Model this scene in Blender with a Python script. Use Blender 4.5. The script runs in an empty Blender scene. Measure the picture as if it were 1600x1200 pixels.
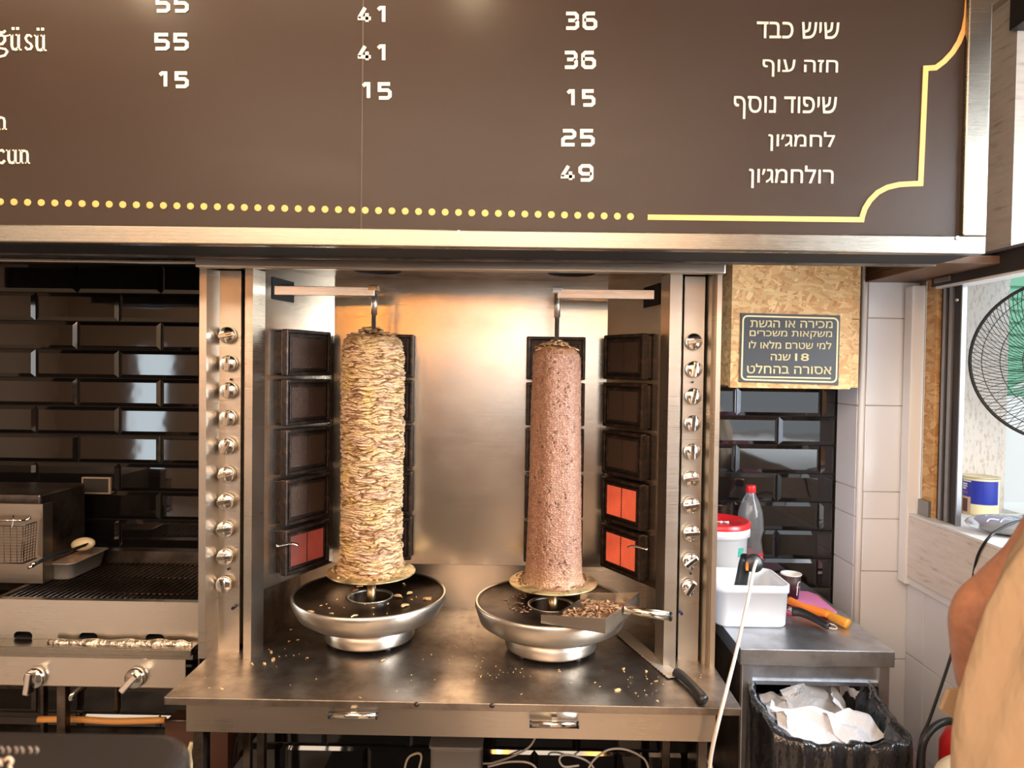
import bpy, math, random
import numpy as np
from mathutils import Vector, Matrix

# ---------------------------------------------------------------- camera, world, lights, exposure
C = bpy.context.scene.collection
SC = bpy.context.scene
CZ = 1.55
FPX = 1100.0
M = (Matrix.Rotation(math.radians(0.64), 4, 'Z') @ Matrix.Rotation(math.radians(90 - 1.29), 4, 'X')
     @ Matrix.Rotation(math.radians(0.8), 4, 'Z'))
cam_d = bpy.data.cameras.new('camera'); cam = bpy.data.objects.new('camera', cam_d); C.objects.link(cam)
cam.matrix_world = Matrix.Translation((0, 0, CZ)) @ M
cam_d.sensor_width = 36; cam_d.lens = 36 * FPX / 1600; cam_d.clip_start = .02
cam_d.dof.use_dof = True; cam_d.dof.focus_distance = 1.75; cam_d.dof.aperture_fstop = 5.6
SC.camera = cam
SC.view_settings.view_transform = 'Standard'; SC.view_settings.look = 'None'
SC.view_settings.gamma = 1; SC.view_settings.use_curve_mapping = False
SC.view_settings.exposure = 0.1

w = bpy.data.worlds.new('sky'); SC.world = w; w.use_nodes = True
bg = w.node_tree.nodes['Background']; bg.inputs[0].default_value = (.86, .93, 1, 1); bg.inputs[1].default_value = 1.6

def area(name, loc, target, sx, sy, power, col, spread=180):
    l = bpy.data.lights.new(name, 'AREA'); l.shape = 'RECTANGLE'; l.size = sx; l.size_y = sy
    l.energy = power; l.color = col; l.spread = math.radians(spread)
    o = bpy.data.objects.new(name, l); C.objects.link(o); o.location = loc
    o.rotation_euler = (Vector(target) - Vector(loc)).to_track_quat('-Z', 'Y').to_euler(); return o
area('window_daylight', (1.75, .50, 1.75), (0, .90, 1.1), 1.4, 1.1, 62, (.86, .93, 1), 96)
area('shopfront_daylight', (.25, -3.4, 1.85), (0, 0, 1.4), 1.6, 1.1, 9, (1, .93, .86))
area('ceiling_panel_light', (-.3, -.5, 2.62), (-.25, .6, 1.0), 2.4, .9, 62, (1, .76, .54))
area('kitchen_tube_light', (-.9, 1.0, 2.62), (-.9, 1.3, 1), 1.2, .3, 9, (1, .74, .5))
area('customer_side_fill', (-1.6, -2.2, 2.62), (-1.6, -2.25, 0), 4.6, 1.2, 150, (1, .80, .60))  # unseen fill lamp added to brighten the floor and lower steel
area('doorway_daylight', (-4.22, -3.58, .9), (-4.22, 0, .9), .42, 1.5, 10, (.80, .92, 1))
WARM = (1, .52, .16)

# ---------------------------------------------------------------- pixel helpers (target frame 1600x1200)
M3 = M.to_3x3()
def ray(px, py):
    return M3 @ Vector(((px - 800) / FPX, -(py - 600) / FPX, -1))
def P(px, py, Y):
    d = ray(px, py); t = Y / d.y; return Vector((d.x * t, Y, CZ + d.z * t))
def G(px, py, z):
    d = ray(px, py); t = (z - CZ) / d.z; return Vector((d.x * t, d.y * t, z))
def PX(px, py, X):
    d = ray(px, py); t = X / d.x; return Vector((X, d.y * t, CZ + d.z * t))
rnd = random.Random(7)

# ---------------------------------------------------------------- materials
def mat(name, col, rough=.5, metal=0, spec=.5, **k):
    m = bpy.data.materials.new(name); m.use_nodes = True
    b = m.node_tree.nodes['Principled BSDF']
    b.inputs['Base Color'].default_value = (*col, 1); b.inputs['Roughness'].default_value = rough
    b.inputs['Metallic'].default_value = metal; b.inputs['Specular IOR Level'].default_value = spec
    for kk, v in k.items(): b.inputs[kk.replace('_', ' ')].default_value = v
    return m
def N(m, t, **k):
    n = m.node_tree.nodes.new(t)
    for kk, v in k.items():
        if hasattr(n, kk): setattr(n, kk, v)
        else: n.inputs[kk.replace('_', ' ')].default_value = v
    return n
def L(m, a, b): m.node_tree.links.new(a, b)
def BS(m): return m.node_tree.nodes['Principled BSDF']
def coords(m, scale, rot=(0, 0, 0)):
    tc = N(m, 'ShaderNodeTexCoord'); mp = N(m, 'ShaderNodeMapping')
    mp.inputs['Scale'].default_value = scale; mp.inputs['Rotation'].default_value = rot
    L(m, tc.outputs['Object'], mp.inputs['Vector']); return mp.outputs['Vector']
def noise(m, vec, scale=5, detail=3, rough=.5):
    n = N(m, 'ShaderNodeTexNoise'); n.inputs['Scale'].default_value = scale; n.inputs['Detail'].default_value = detail
    n.inputs['Roughness'].default_value = rough; L(m, vec, n.inputs['Vector']); return n.outputs['Fac']
def ramp(m, fac, stops):
    r = N(m, 'ShaderNodeValToRGB'); e = r.color_ramp.elements
    while len(e) < len(stops): e.new(.5)
    for i, (p, c) in enumerate(stops): e[i].position = p; e[i].color = (*c, 1) if len(c) == 3 else c
    L(m, fac, r.inputs[0]); return r.outputs[0]
def bump(m, h, strength, dist=.001):
    b = N(m, 'ShaderNodeBump'); b.inputs['Strength'].default_value = strength; b.inputs['Distance'].default_value = dist
    L(m, h, b.inputs['Height']); L(m, b.outputs[0], BS(m).inputs['Normal'])
def g3(v): return (v, v, v)

def steel(name, col=(.60, .545, .47), r=.28, brush=(2.5, 2.5, 500), dirt=.0, dirtcol=(.05, .035, .025), b=.12, wav=.3):
    m = mat(name, col, r, 1)
    v = coords(m, brush); n = noise(m, v, 2.0, 3)
    v2 = coords(m, (1, 1, 1)); n2 = noise(m, v2, 6, 4, .6)
    mx = N(m, 'ShaderNodeMath', operation='MULTIPLY_ADD'); L(m, n, mx.inputs[0]); mx.inputs[1].default_value = .14; mx.inputs[2].default_value = r - .12
    mx2 = N(m, 'ShaderNodeMath', operation='MULTIPLY_ADD'); L(m, n2, mx2.inputs[0]); mx2.inputs[1].default_value = .16; L(m, mx.outputs[0], mx2.inputs[2])
    L(m, mx2.outputs[0], BS(m).inputs['Roughness'])
    n3 = noise(m, coords(m, (1, 1, .55)), 4.5, 1)
    ad = N(m, 'ShaderNodeMath', operation='MULTIPLY_ADD'); L(m, n3, ad.inputs[0]); ad.inputs[1].default_value = wav * 12; L(m, n, ad.inputs[2])
    bump(m, ad.outputs[0], b, .002)
    if dirt > 0:
        nd = noise(m, v2, 9, 6, .65)
        f = ramp(m, nd, [(.5 - dirt * .25, g3(0)), (.5 + .25 - dirt * .1, g3(1))])
        mc = N(m, 'ShaderNodeMix', data_type='RGBA'); L(m, f, mc.inputs[0])
        mc.inputs[6].default_value = (*col, 1); mc.inputs[7].default_value = (*dirtcol, 1)
        L(m, mc.outputs[2], BS(m).inputs['Base Color'])
    return m
STEEL = steel('brushed_steel')
STEELV = steel('brushed_steel_back', (.60, .54, .46), .19, (2, 2, 700), b=.045, wav=1.0)
STEELC = steel('steel_worktop', (.42, .37, .32), .34, (60, 3, 3), .35, (.16, .12, .09), b=.08, wav=.15)
STEELD = steel('greasy_steel', (.36, .31, .27), .35, (3, 3, 120), .75, (.06, .038, .025))
STEELF = steel('steel_frame_strip', (.30, .275, .235), .24, (2, 2, 500), b=.05, wav=.25)
STEELK = steel('sky_tinted_steel', (.60, .63, .68), .33, (60, 3, 3), .15, (.34, .34, .34), b=.06, wav=.15)  # bluish daylight from the window is put into this steel colour
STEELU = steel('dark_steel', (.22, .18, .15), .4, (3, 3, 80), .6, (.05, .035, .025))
CHROME = mat('chrome', (.75, .73, .70), .12, 1)
ALU = steel('spun_aluminium', (.66, .62, .56), .33, (1, 1, 60), b=.03, wav=.0)
BLACK = mat('black_plastic', (.012, .012, .013), .38)
BLACKG = mat('black_gap', (.006, .005, .005), .7)  # matte black that paints in the darkness of gaps and openings
IRON = mat('burnt_iron', (.035, .024, .018), .42, .5)
v = coords(IRON, (1, 1, 1)); nn = noise(IRON, v, 60, 5, .6)
L(IRON, ramp(IRON, nn, [(.35, (.012, .009, .008)), (.55, (.035, .022, .016)), (.75, (.11, .055, .03))]), BS(IRON).inputs['Base Color'])
bump(IRON, nn, .4, .001)
TILEB = mat('black_glazed_tile', (.007, .006, .006), .045, spec=1.0)
bump(TILEB, noise(TILEB, coords(TILEB, (1, 1, 1)), 9, 2), .10, .004)
GROUT = mat('dark_grout', (.012, .010, .009), .9)
TILEW = mat('white_wall_tile', (.80, .82, .86), .12)
bump(TILEW, noise(TILEW, coords(TILEW, (1, 1, 1)), 5, 2), .08, .004)
GROUTW = mat('pale_grout', (.52, .45, .36), .9)
WHITEP = mat('white_plastic_trim', (.83, .83, .83), .35)
WHITEW = mat('white_painted_board', (.74, .68, .62), .55)
nn = noise(WHITEW, coords(WHITEW, (2, 2, 14)), 7, 5, .6)
L(WHITEW, ramp(WHITEW, nn, [(.25, (.42, .36, .31)), (.42, (.72, .66, .60)), (.8, (.82, .77, .71))]), BS(WHITEW).inputs['Base Color'])
MENU = mat('menu_brown', (.041, .026, .0185), .33, spec=.22)
nn = noise(MENU, coords(MENU, (.7, 1, 3)), 5, 5, .65)
rr = N(MENU, 'ShaderNodeMath', operation='MULTIPLY_ADD'); L(MENU, nn, rr.inputs[0]); rr.inputs[1].default_value = .2; rr.inputs[2].default_value = .25
L(MENU, rr.outputs[0], BS(MENU).inputs['Roughness'])
CREAM = mat('cream_lettering', (.86, .80, .66), .5)
GOLD = mat('gold_print', (.80, .44, .13), .45)
GOLDS = mat('pale_gold_print', (.80, .66, .34), .5)
SIGNK = mat('charcoal_sign', (.040, .040, .044), .4)
BROWNW = mat('brown_wood', (.12, .060, .030), .5)
DARKF = mat('dark_window_metal', (.055, .050, .052), .4, .6)
GREYF = mat('grey_rail_metal', (.30, .31, .33), .35, .7)
WPLAS = mat('white_plastic', (.80, .78, .76), .35)
TUBM = mat('milky_plastic', (.90, .91, .93), .4, Transmission_Weight=.25)
REDP = mat('red_plastic', (.62, .015, .02), .3)
BAGM = mat('black_bag_film', (.012, .012, .014), .22, spec=.7)
bump(BAGM, noise(BAGM, coords(BAGM, (1, 1, .6)), 22, 4, .55), .55, .02)
PAPER = mat('white_paper', (.66, .68, .73), .7)
CLEARF = mat('clear_film', (.9, .92, .95), .15, Transmission_Weight=.75, IOR=1.2)
GLASS = mat('clear_pet', (.95, .96, .97), .05, Transmission_Weight=.94, IOR=1.3)
PANE = mat('window_glass', (1, 1, 1), .0, Transmission_Weight=1.0, IOR=1.02)
SKIN = mat('skin', (.42, .19, .11), .5, Subsurface_Weight=.08)
SKIN.node_tree.nodes['Principled BSDF'].inputs['Subsurface Scale'].default_value = .01
nn = noise(SKIN, coords(SKIN, (1, 1, 1)), 22, 5, .7)
L(SKIN, ramp(SKIN, nn, [(.3, (.26, .11, .065)), (.6, (.45, .21, .125)), (.8, (.52, .27, .17))]), BS(SKIN).inputs['Base Color'])
SHIRT = mat('beige_cloth', (.35, .25, .16), .9)
vv = coords(SHIRT, (1, 1, 1)); nn = noise(SHIRT, coords(SHIRT, (1, 1, .35)), 14, 4, .6)
bump(SHIRT, nn, .8, .02)
TROUS = mat('dark_trousers', (.03, .03, .035), .8)
HAIR = mat('dark_hair', (.02, .014, .01), .6)
CORDW = mat('white_cord', (.62, .54, .46), .45)
CORDK = mat('black_cord', (.01, .01, .011), .4)
OSB = mat('osb_chipboard', (.6, .4, .2), .6)
def osb():
    m = OSB; prev = None; hp = None
    for i, (rot, sc, cols) in enumerate([(.35, (30, 30, 95), ((.48, .24, .08), (.72, .45, .20))), (-.7, (28, 28, 105), ((.56, .30, .11), (.80, .56, .28))),
                                   (1.25, (33, 33, 120), ((.44, .21, .07), (.84, .62, .34))), (-.15, (36, 36, 130), ((.55, .33, .14), (.78, .56, .30)))]):
        vec = coords(m, (1, 1, 1), (0, rot, 0))
        nz = N(m, 'ShaderNodeTexNoise'); nz.inputs['Scale'].default_value = 9; L(m, vec, nz.inputs['Vector'])
        ad = N(m, 'ShaderNodeMix', data_type='VECTOR'); ad.inputs[0].default_value = .035; L(m, vec, ad.inputs[4]); L(m, nz.outputs['Color'], ad.inputs[5])
        mp = N(m, 'ShaderNodeMapping'); mp.inputs['Scale'].default_value = sc; L(m, ad.outputs[1], mp.inputs['Vector'])
        vo = N(m, 'ShaderNodeTexVoronoi'); vo.inputs['Scale'].default_value = 1; L(m, mp.outputs[0], vo.inputs['Vector'])
        sp = N(m, 'ShaderNodeSeparateColor'); L(m, vo.outputs['Color'], sp.inputs[0])
        c = ramp(m, sp.outputs[0], [(0, cols[0]), (1, cols[1])])
        if i == 1: hp = sp.outputs[1]
        if prev is None: prev = c
        else:
            f = ramp(m, sp.outputs[2], [(.52, g3(0)), (.56, g3(1))])
            mx = N(m, 'ShaderNodeMix', data_type='RGBA'); L(m, f, mx.inputs[0]); L(m, prev, mx.inputs[6]); L(m, c, mx.inputs[7]); prev = mx.outputs[2]
    nd = noise(m, coords(m, (30, 30, 60)), 2.2, 4, .7)
    f = ramp(m, nd, [(.30, g3(1)), (.38, g3(0))])
    mx = N(m, 'ShaderNodeMix', data_type='RGBA'); L(m, f, mx.inputs[0]); L(m, prev, mx.inputs[6]); mx.inputs[7].default_value = (.16, .07, .025, 1)
    dk = N(m, 'ShaderNodeMix', data_type='RGBA', blend_type='MULTIPLY'); dk.inputs[0].default_value = 1; dk.inputs[7].default_value = (.92, .82, .68, 1); L(m, mx.outputs[2], dk.inputs[6]); L(m, dk.outputs[2], BS(m).inputs['Base Color']); bump(m, hp, .35, .002)
osb()
STUCCO = mat('white_stucco', (.80, .77, .68), .9)
vo = N(STUCCO, 'ShaderNodeTexVoronoi', feature='DISTANCE_TO_EDGE'); L(STUCCO, coords(STUCCO, (70, 70, 30)), vo.inputs['Vector']); vo.inputs['Scale'].default_value = 1
nn = noise(STUCCO, coords(STUCCO, (1, 1, .4)), 130, 4, .6)
cr = ramp(STUCCO, nn, [(.36, g3(0)), (.47, g3(1))]); bump(STUCCO, cr, .5, .0025)
mx = N(STUCCO, 'ShaderNodeMix', data_type='RGBA'); L(STUCCO, cr, mx.inputs[0]); mx.inputs[6].default_value = (.68, .66, .60, 1); mx.inputs[7].default_value = (.84, .84, .81, 1); L(STUCCO, mx.outputs[2], BS(STUCCO).inputs['Base Color'])
def glow(name, col, s, base=(.2, .03, .02)):
    m = mat(name, base, .7); b = BS(m); b.inputs['Emission Color'].default_value = (*col, 1); b.inputs['Emission Strength'].default_value = s; return m
BULB = glow('lit_bulb', WARM, 160); AMBER = glow('lit_amber_glass', (1, .40, .08), 26)
def meshmat(name, lit=None, s=0):
    m = mat(name, (.03, .018, .013), .6, .3)
    a = N(m, 'ShaderNodeTexWave', wave_type='BANDS', bands_direction='DIAGONAL'); a.inputs['Scale'].default_value = 95
    b2 = N(m, 'ShaderNodeTexWave', wave_type='BANDS', bands_direction='DIAGONAL'); b2.inputs['Scale'].default_value = 95
    L(m, coords(m, (1, 0, 1)), a.inputs['Vector']); L(m, coords(m, (-1, 0, 1)), b2.inputs['Vector'])
    mn = N(m, 'ShaderNodeMath', operation='MAXIMUM'); L(m, a.outputs['Fac'], mn.inputs[0]); L(m, b2.outputs['Fac'], mn.inputs[1])
    f = ramp(m, mn.outputs[0], [(.70, g3(0)), (.85, g3(1))])
    if lit:
        n = noise(m, coords(m, (1, 1, 1)), 14, 2)
        e = N(m, 'ShaderNodeMix', data_type='RGBA'); L(m, f, e.inputs[0]); e.inputs[6].default_value = (*lit, 1); e.inputs[7].default_value = (lit[0] * .35, lit[1] * .3, lit[2] * .3, 1)
        L(m, e.outputs[2], BS(m).inputs['Emission Color'])
        st = N(m, 'ShaderNodeMath', operation='MULTIPLY_ADD'); L(m, n, st.inputs[0]); st.inputs[1].default_value = s * 1.2; st.inputs[2].default_value = s * .4
        L(m, st.outputs[0], BS(m).inputs['Emission Strength'])
    else:
        L(m, ramp(m, f, [(0, (.010, .007, .006)), (1, (.10, .055, .035))]), BS(m).inputs['Base Color'])
    bump(m, mn.outputs[0], .5, .001); return m
BM_OFF = meshmat('burner_mesh_cold')
BM_HOT = meshmat('burner_mesh_hot', (1, .13, .05), 1.05)
BM_MID = meshmat('burner_mesh_warm', (.9, .12, .07), .33)

# ---------------------------------------------------------------- mesh building
class MB:
    def __init__(s): s.v = []; s.f = []; s.sm = []
    def add(s, vs, fs, smooth=False):
        n = len(s.v); s.v += [tuple(q) for q in vs]; s.f += [tuple(n + i for i in f) for f in fs]; s.sm += [smooth] * len(fs); return s
    def box(s, a, b, R=None, o=None):
        x0, y0, z0 = a; x1, y1, z1 = b
        vs = [Vector(q) for q in ((x0, y0, z0), (x1, y0, z0), (x1, y1, z0), (x0, y1, z0), (x0, y0, z1), (x1, y0, z1), (x1, y1, z1), (x0, y1, z1))]
        if R is not None: vs = [R @ q for q in vs]
        if o is not None: vs = [q + Vector(o) for q in vs]
        return s.add(vs, [(0, 3, 2, 1), (4, 5, 6, 7), (0, 1, 5, 4), (1, 2, 6, 5), (2, 3, 7, 6), (3, 0, 4, 7)])
    def hexa(s, vs): return s.add(vs, [(0, 3, 2, 1), (4, 5, 6, 7), (0, 1, 5, 4), (1, 2, 6, 5), (2, 3, 7, 6), (3, 0, 4, 7)])
    def prism(s, pts, h0, h1, axis='z'):
        n = len(pts)
        def mk(p, h): return (p[0], p[1], h) if axis == 'z' else ((p[0], h, p[1]) if axis == 'y' else (h, p[0], p[1]))
        vs = [mk(p, h0) for p in pts] + [mk(p, h1) for p in pts]
        return s.add(vs, [tuple(range(n))[::-1], tuple(range(n, 2 * n))] + [(i, (i + 1) % n, n + (i + 1) % n, n + i) for i in range(n)])
    def sheet(s, pts, h0, h1, t=.0015):           # a thin folded plate, plan polyline extruded in z
        n = len(pts); P2 = [Vector((p[0], p[1])) for p in pts]; off = []
        for i in range(n):
            a = P2[max(i - 1, 0)]; b = P2[min(i + 1, n - 1)]; d = (b - a).normalized(); off.append(P2[i] + Vector((-d.y, d.x)) * t)
        return s.prism([tuple(p) for p in P2] + [tuple(p) for p in off[::-1]], h0, h1)
    def cyl(s, a, b, r0, r1=None, n=20, caps=True):
        r1 = r0 if r1 is None else r1; a = Vector(a); b = Vector(b); d = (b - a).normalized()
        u = d.orthogonal().normalized(); w_ = d.cross(u); vs = []
        for c, r in ((a, r0), (b, r1)):
            vs += [c + (u * math.cos(t) + w_ * math.sin(t)) * r for t in [2 * math.pi * i / n for i in range(n)]]
        s.add(vs, [(i, (i + 1) % n, n + (i + 1) % n, n + i) for i in range(n)], True)
        if caps: k = len(s.v) - 2 * n; s.f += [tuple(k + i for i in range(n))[::-1], tuple(k + n + i for i in range(n))]; s.sm += [False, False]
        return s
    def lathe(s, prof, c=(0, 0, 0), n=48, smooth=True, R=None, capends=False):
        vs = []
        for r, z in prof:
            for i in range(n):
                t = 2 * math.pi * i / n; q = Vector((r * math.cos(t), r * math.sin(t), z))
                if R is not None: q = R @ q
                vs.append(q + Vector(c))
        fs = [(j * n + i, j * n + (i + 1) % n, (j + 1) * n + (i + 1) % n, (j + 1) * n + i) for j in range(len(prof) - 1) for i in range(n)]
        if capends: fs += [tuple(range(n))[::-1], tuple((len(prof) - 1) * n + i for i in range(n))]
        return s.add(vs, fs, smooth)
    def tube(s, pts, r, n=8, sub=6, flat=1.0):
        pts = [Vector(p) for p in pts]
        if sub > 1 and len(pts) > 2:
            q = []; pp = [pts[0] * 2 - pts[1]] + pts + [pts[-1] * 2 - pts[-2]]
            for i in range(1, len(pp) - 2):
                for k in range(sub):
                    t = k / sub; a, b, c, d = pp[i - 1], pp[i], pp[i + 1], pp[i + 2]
                    q.append(.5 * ((2 * b) + (c - a) * t + (2 * a - 5 * b + 4 * c - d) * t * t + (3 * b - a - 3 * c + d) * t ** 3))
            q.append(pts[-1]); pts = q
        vs = []; u = None
        for i, p in enumerate(pts):
            d = (pts[min(i + 1, len(pts) - 1)] - pts[max(i - 1, 0)]).normalized()
            u = (d.orthogonal() if u is None else (u - d * u.dot(d))).normalized(); w_ = d.cross(u)
            rr = r(i / (len(pts) - 1)) if callable(r) else r
            vs += [p + (u * math.cos(t) + w_ * math.sin(t) * flat) * rr for t in [2 * math.pi * k / n for k in range(n)]]
        fs = [(j * n + i, j * n + (i + 1) % n, (j + 1) * n + (i + 1) % n, (j + 1) * n + i) for j in range(len(pts) - 1) for i in range(n)]
        fs += [tuple(range(n))[::-1], tuple((len(pts) - 1) * n + i for i in range(n))]
        return s.add(vs, fs, True)
    def grid(s, fn, nu, nv, smooth=True):
        vs = [fn(i / nu, j / nv) for j in range(nv + 1) for i in range(nu + 1)]
        return s.add(vs, [(j * (nu + 1) + i, j * (nu + 1) + i + 1, (j + 1) * (nu + 1) + i + 1, (j + 1) * (nu + 1) + i) for j in range(nv) for i in range(nu)], smooth)
    def build(s, name, m, parent=None, bevel=0, seg=2, solid=0, origin=None):
        me = bpy.data.meshes.new(name)
        o0 = Vector(origin) if origin is not None else Vector((0, 0, 0))
        me.from_pydata([tuple(Vector(q) - o0) for q in s.v], [], s.f); me.polygons.foreach_set('use_smooth', s.sm)
        me.materials.append(m); me.update()
        ob = bpy.data.objects.new(name, me); C.objects.link(ob); ob.location = o0
        if parent is not None: ob.parent = parent; ob.matrix_parent_inverse = Matrix.Translation(-Vector(parent.location))
        if solid: mo = ob.modifiers.new('thickness', 'SOLIDIFY'); mo.thickness = solid
        if bevel:
            mo = ob.modifiers.new('edge', 'BEVEL'); mo.width = bevel; mo.segments = seg; mo.limit_method = 'ANGLE'; mo.angle_limit = math.radians(40)
            mo.harden_normals = False
        return ob
def tag(o, label=None, cat=None, group=None, kind=None):
    for k, v_ in (('label', label), ('category', cat), ('group', group), ('kind', kind)):
        if v_: o[k] = v_
    return o
def thing(name, label, cat, loc=(0, 0, 0), group=None):
    o = bpy.data.objects.new(name, None); C.objects.link(o); o.location = loc; o.empty_display_size = .05; return tag(o, label, cat, group)
def child(o, parent):                              # re-parent a built mesh keeping its place
    o.parent = parent; o.matrix_parent_inverse = Matrix.Translation(-Vector(parent.location)); return o
def share(o, loc, parent, rot=None):
    c = o.copy(); C.objects.link(c); c.parent = parent; c.location = loc
    c.matrix_parent_inverse = Matrix.Translation(-Vector(parent.location))
    if rot is not None: c.rotation_euler = rot
    return c
def RZ(a): return Matrix.Rotation(a, 3, 'Z')

# ================================================================ the room
YB = 2.2                                           # tiled back wall
XR = 1.14                                          # window wall
ZS = 1.148                                         # window sill height
struct = lambda b, name, m, **k: tag(b.build(name, m, **k), kind='structure')
FLOORM = mat('floor_tile', (.42, .36, .30), .4)
struct(MB().box((-5.4, -3.7, -.1), (XR + .3, YB + .2, 0)), 'floor', FLOORM)
CEILM = mat('ceiling_paint', (.55, .47, .38), .9)
struct(MB().box((-5.4, -3.7, 2.7), (XR + .3, YB + .2, 2.8)), 'ceiling', CEILM)
WALLP = mat('brown_wall_paint', (.46, .34, .25), .7)
struct(MB().box((-5.4, -3.7, 0), (-5.3, YB + .2, 2.7)), 'wall_left', WALLP)
b = MB()                                           # wall behind the camera with a wide shop opening and a door gap
struct(MB().box((-5.3, -3.7, 0), (-4.45, -3.6, 2.7)).box((-4.0, -3.7, 0), (-2.4, -3.6, 2.7)).box((-4.45, -3.7, 1.75), (-4.0, -3.6, 2.7)), 'wall_entrance', WALLP); b.box((-2.4, -3.7, 0), (-1.1, -3.6, 2.7))
b.box((-1.1, -3.7, 2.4), (1.1, -3.6, 2.7)); b.box((1.1, -3.7, 0), (XR + .3, -3.6, 2.7)); b.box((-1.1, -3.7, 0), (-.55, -3.6, 2.4)); b.box((-.55, -3.7, 0), (1.1, -3.6, 1.3))
struct(b, 'wall_front', mat('dark_wall_for_contrast', (.11, .06, .042), .6))  # unseen wall, coloured dark to put contrast into the steel's reflections
wb = struct(MB().box((-5.3, YB, 0), (XR + .04, YB + .2, 2.7)), 'wall_back', GROUT)
def bevtile(name, w_, h_, t, bv, m):
    a, c = w_ / 2, h_ / 2; vs = [(-a, 0, -c), (a, 0, -c), (a, 0, c), (-a, 0, c), (-a, -t * .35, -c), (a, -t * .35, -c), (a, -t * .35, c), (-a, -t * .35, c)]
    vs += [(-a + bv, -t, -c + bv), (a - bv, -t, -c + bv), (a - bv, -t, c - bv), (-a + bv, -t, c - bv)]
    fs = [(0, 1, 2, 3)] + [(i, 4 + i, 4 + (i + 1) % 4, (i + 1) % 4) for i in range(4)] + [(4 + i, 8 + i, 8 + (i + 1) % 4, 4 + (i + 1) % 4) for i in range(4)] + [(8, 11, 10, 9)]
    me = bpy.data.meshes.new(name); me.from_pydata(vs, [], [f[::-1] for f in fs]); me.materials.append(m); me.update(); return me
TW, TH = .264, .0888
tiles = {}
def put_tile(x0, x1, z1):
    wd = round(x1 - x0, 4)
    if wd < .03: return
    if wd not in tiles: tiles[wd] = bevtile('tile', wd - .003, TH - .003, .009, .011, TILEB)
    o = bpy.data.objects.new('tile', tiles[wd]); C.objects.link(o); o.parent = wb; o.location = ((x0 + x1) / 2, YB, z1 - TH / 2)
    o.rotation_euler = (math.radians(rnd.uniform(-.35, .35)), 0, math.radians(rnd.uniform(-.35, .35)))
for k in range(-1, 17):
    z1 = 1.767 - k * TH; x = -1.522 + (k % 2) * .132 - TW * 2
    while x < .45:
        a, b_ = x, x + TW; x += TW
        if b_ < -1.75: continue
        if a > -.70 and 0 < k < 9: continue
        put_tile(a, b_, z1)
for k in range(-1, 13):
    z1 = 1.767 - k * TH; x = .674 - TW * 2 + ((k + 1) % 2) * .132
    while x < .985:
        a, b_ = max(x, .47), min(x + TW, .985); x += TW
        if b_ > a: put_tile(a, b_, z1)

# white tiled pier in the corner
pier = struct(MB().box((.99, 2.055, 0), (XR + .04, YB - .002, 2.7)), 'wall_pier', GROUTW)
def flat_tile(parent, pts, nrm, t=.004, m=TILEW, gap=.0016):
    vs = [Vector(p) for p in pts]; c = sum(vs, Vector()) / len(vs); n = Vector(nrm) * t
    vs = [p + (c - p).normalized() * gap for p in vs]
    MB().hexa(vs + [p + n for p in vs]).build('tile', m, parent, bevel=.0012, seg=1)
zf = [P(1385, y, 2.05).z for y in (360, 425, 497, 634, 769, 811, 893, 1030, 1165)] + [.22, 0.01]
for a, b_ in zip(zf[:-1], zf[1:]):
    flat_tile(pier, [(1.003, 2.055, b_), (XR, 2.055, b_), (XR, 2.055, a), (1.003, 2.055, a)], (0, -1, 0))
zs = [P(1322, y, 2.12).z for y in (400, 503, 632, 758, 801, 876)] + [.80, .55, .3, .01]
for a, b_ in zip(zs[:-1], zs[1:]):
    flat_tile(pier, [(.99, 2.195, b_), (.99, 2.066, b_), (.99, 2.066, a), (.99, 2.195, a)], (-1, 0, 0))
MB().cyl((.996, 2.061, 0), (.996, 2.061, 2.69), .0085, n=16).build('corner_strip', WHITEP, pier)

# window wall: solid below the sill, open above
y_lo, y_hi = -.6, 1.83
wr = MB().box((XR, -3.6, 0), (XR + .3, 2.055, ZS - .03)).box((XR, -3.6, ZS - .03), (XR + .3, y_lo, 2.7)).box((XR, y_lo, 2.45), (XR + .3, 2.055, 2.7)) \
    .box((XR + .012, 2.02, ZS - .03), (XR + .04, 2.055, 2.45))
wr = struct(wr, 'wall_right', GROUTW)
jz = P(1448, 905, 1.99).z
hz = [jz - .012, PX(1448, 1042, XR).z, .48, .2, .005]
ys = [2.05, PX(1447, 960, XR).y, PX(1447, 960, XR).y - .27, PX(1447, 960, XR).y - .54, PX(1447, 960, XR).y - .81]
for i in range(4):
    for j in range(4):
        flat_tile(wr, [(XR, ys[i], hz[j + 1]), (XR, ys[i + 1], hz[j + 1]), (XR, ys[i + 1], hz[j]), (XR, ys[i], hz[j])], (-1, 0, 0))
struct(MB().box((XR - .03, -.6, jz), (XR, 2.04, ZS - .002)), 'trim_1', WHITEW, bevel=.003)      # painted board under the sill
struct(MB().box((XR - .022, -.6, jz - .022), (XR - .001, 2.03, jz - .001)), 'trim_2', WHITEP, bevel=.002)
struct(MB().box((XR - .035, 2.005, jz - .02), (XR + .002, 2.046, 1.80)), 'trim_3', WHITEP, bevel=.003)      # white upright strip
SILLM = mat('sill_paint', (.78, .79, .78), .45)
struct(MB().box((XR - .028, -.6, ZS - .002), (2.2, 2.02, ZS + .0)).box((XR - .03, -.6, ZS - .001), (2.2, 2.02, ZS + .006)), 'window_sill', SILLM)
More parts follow.
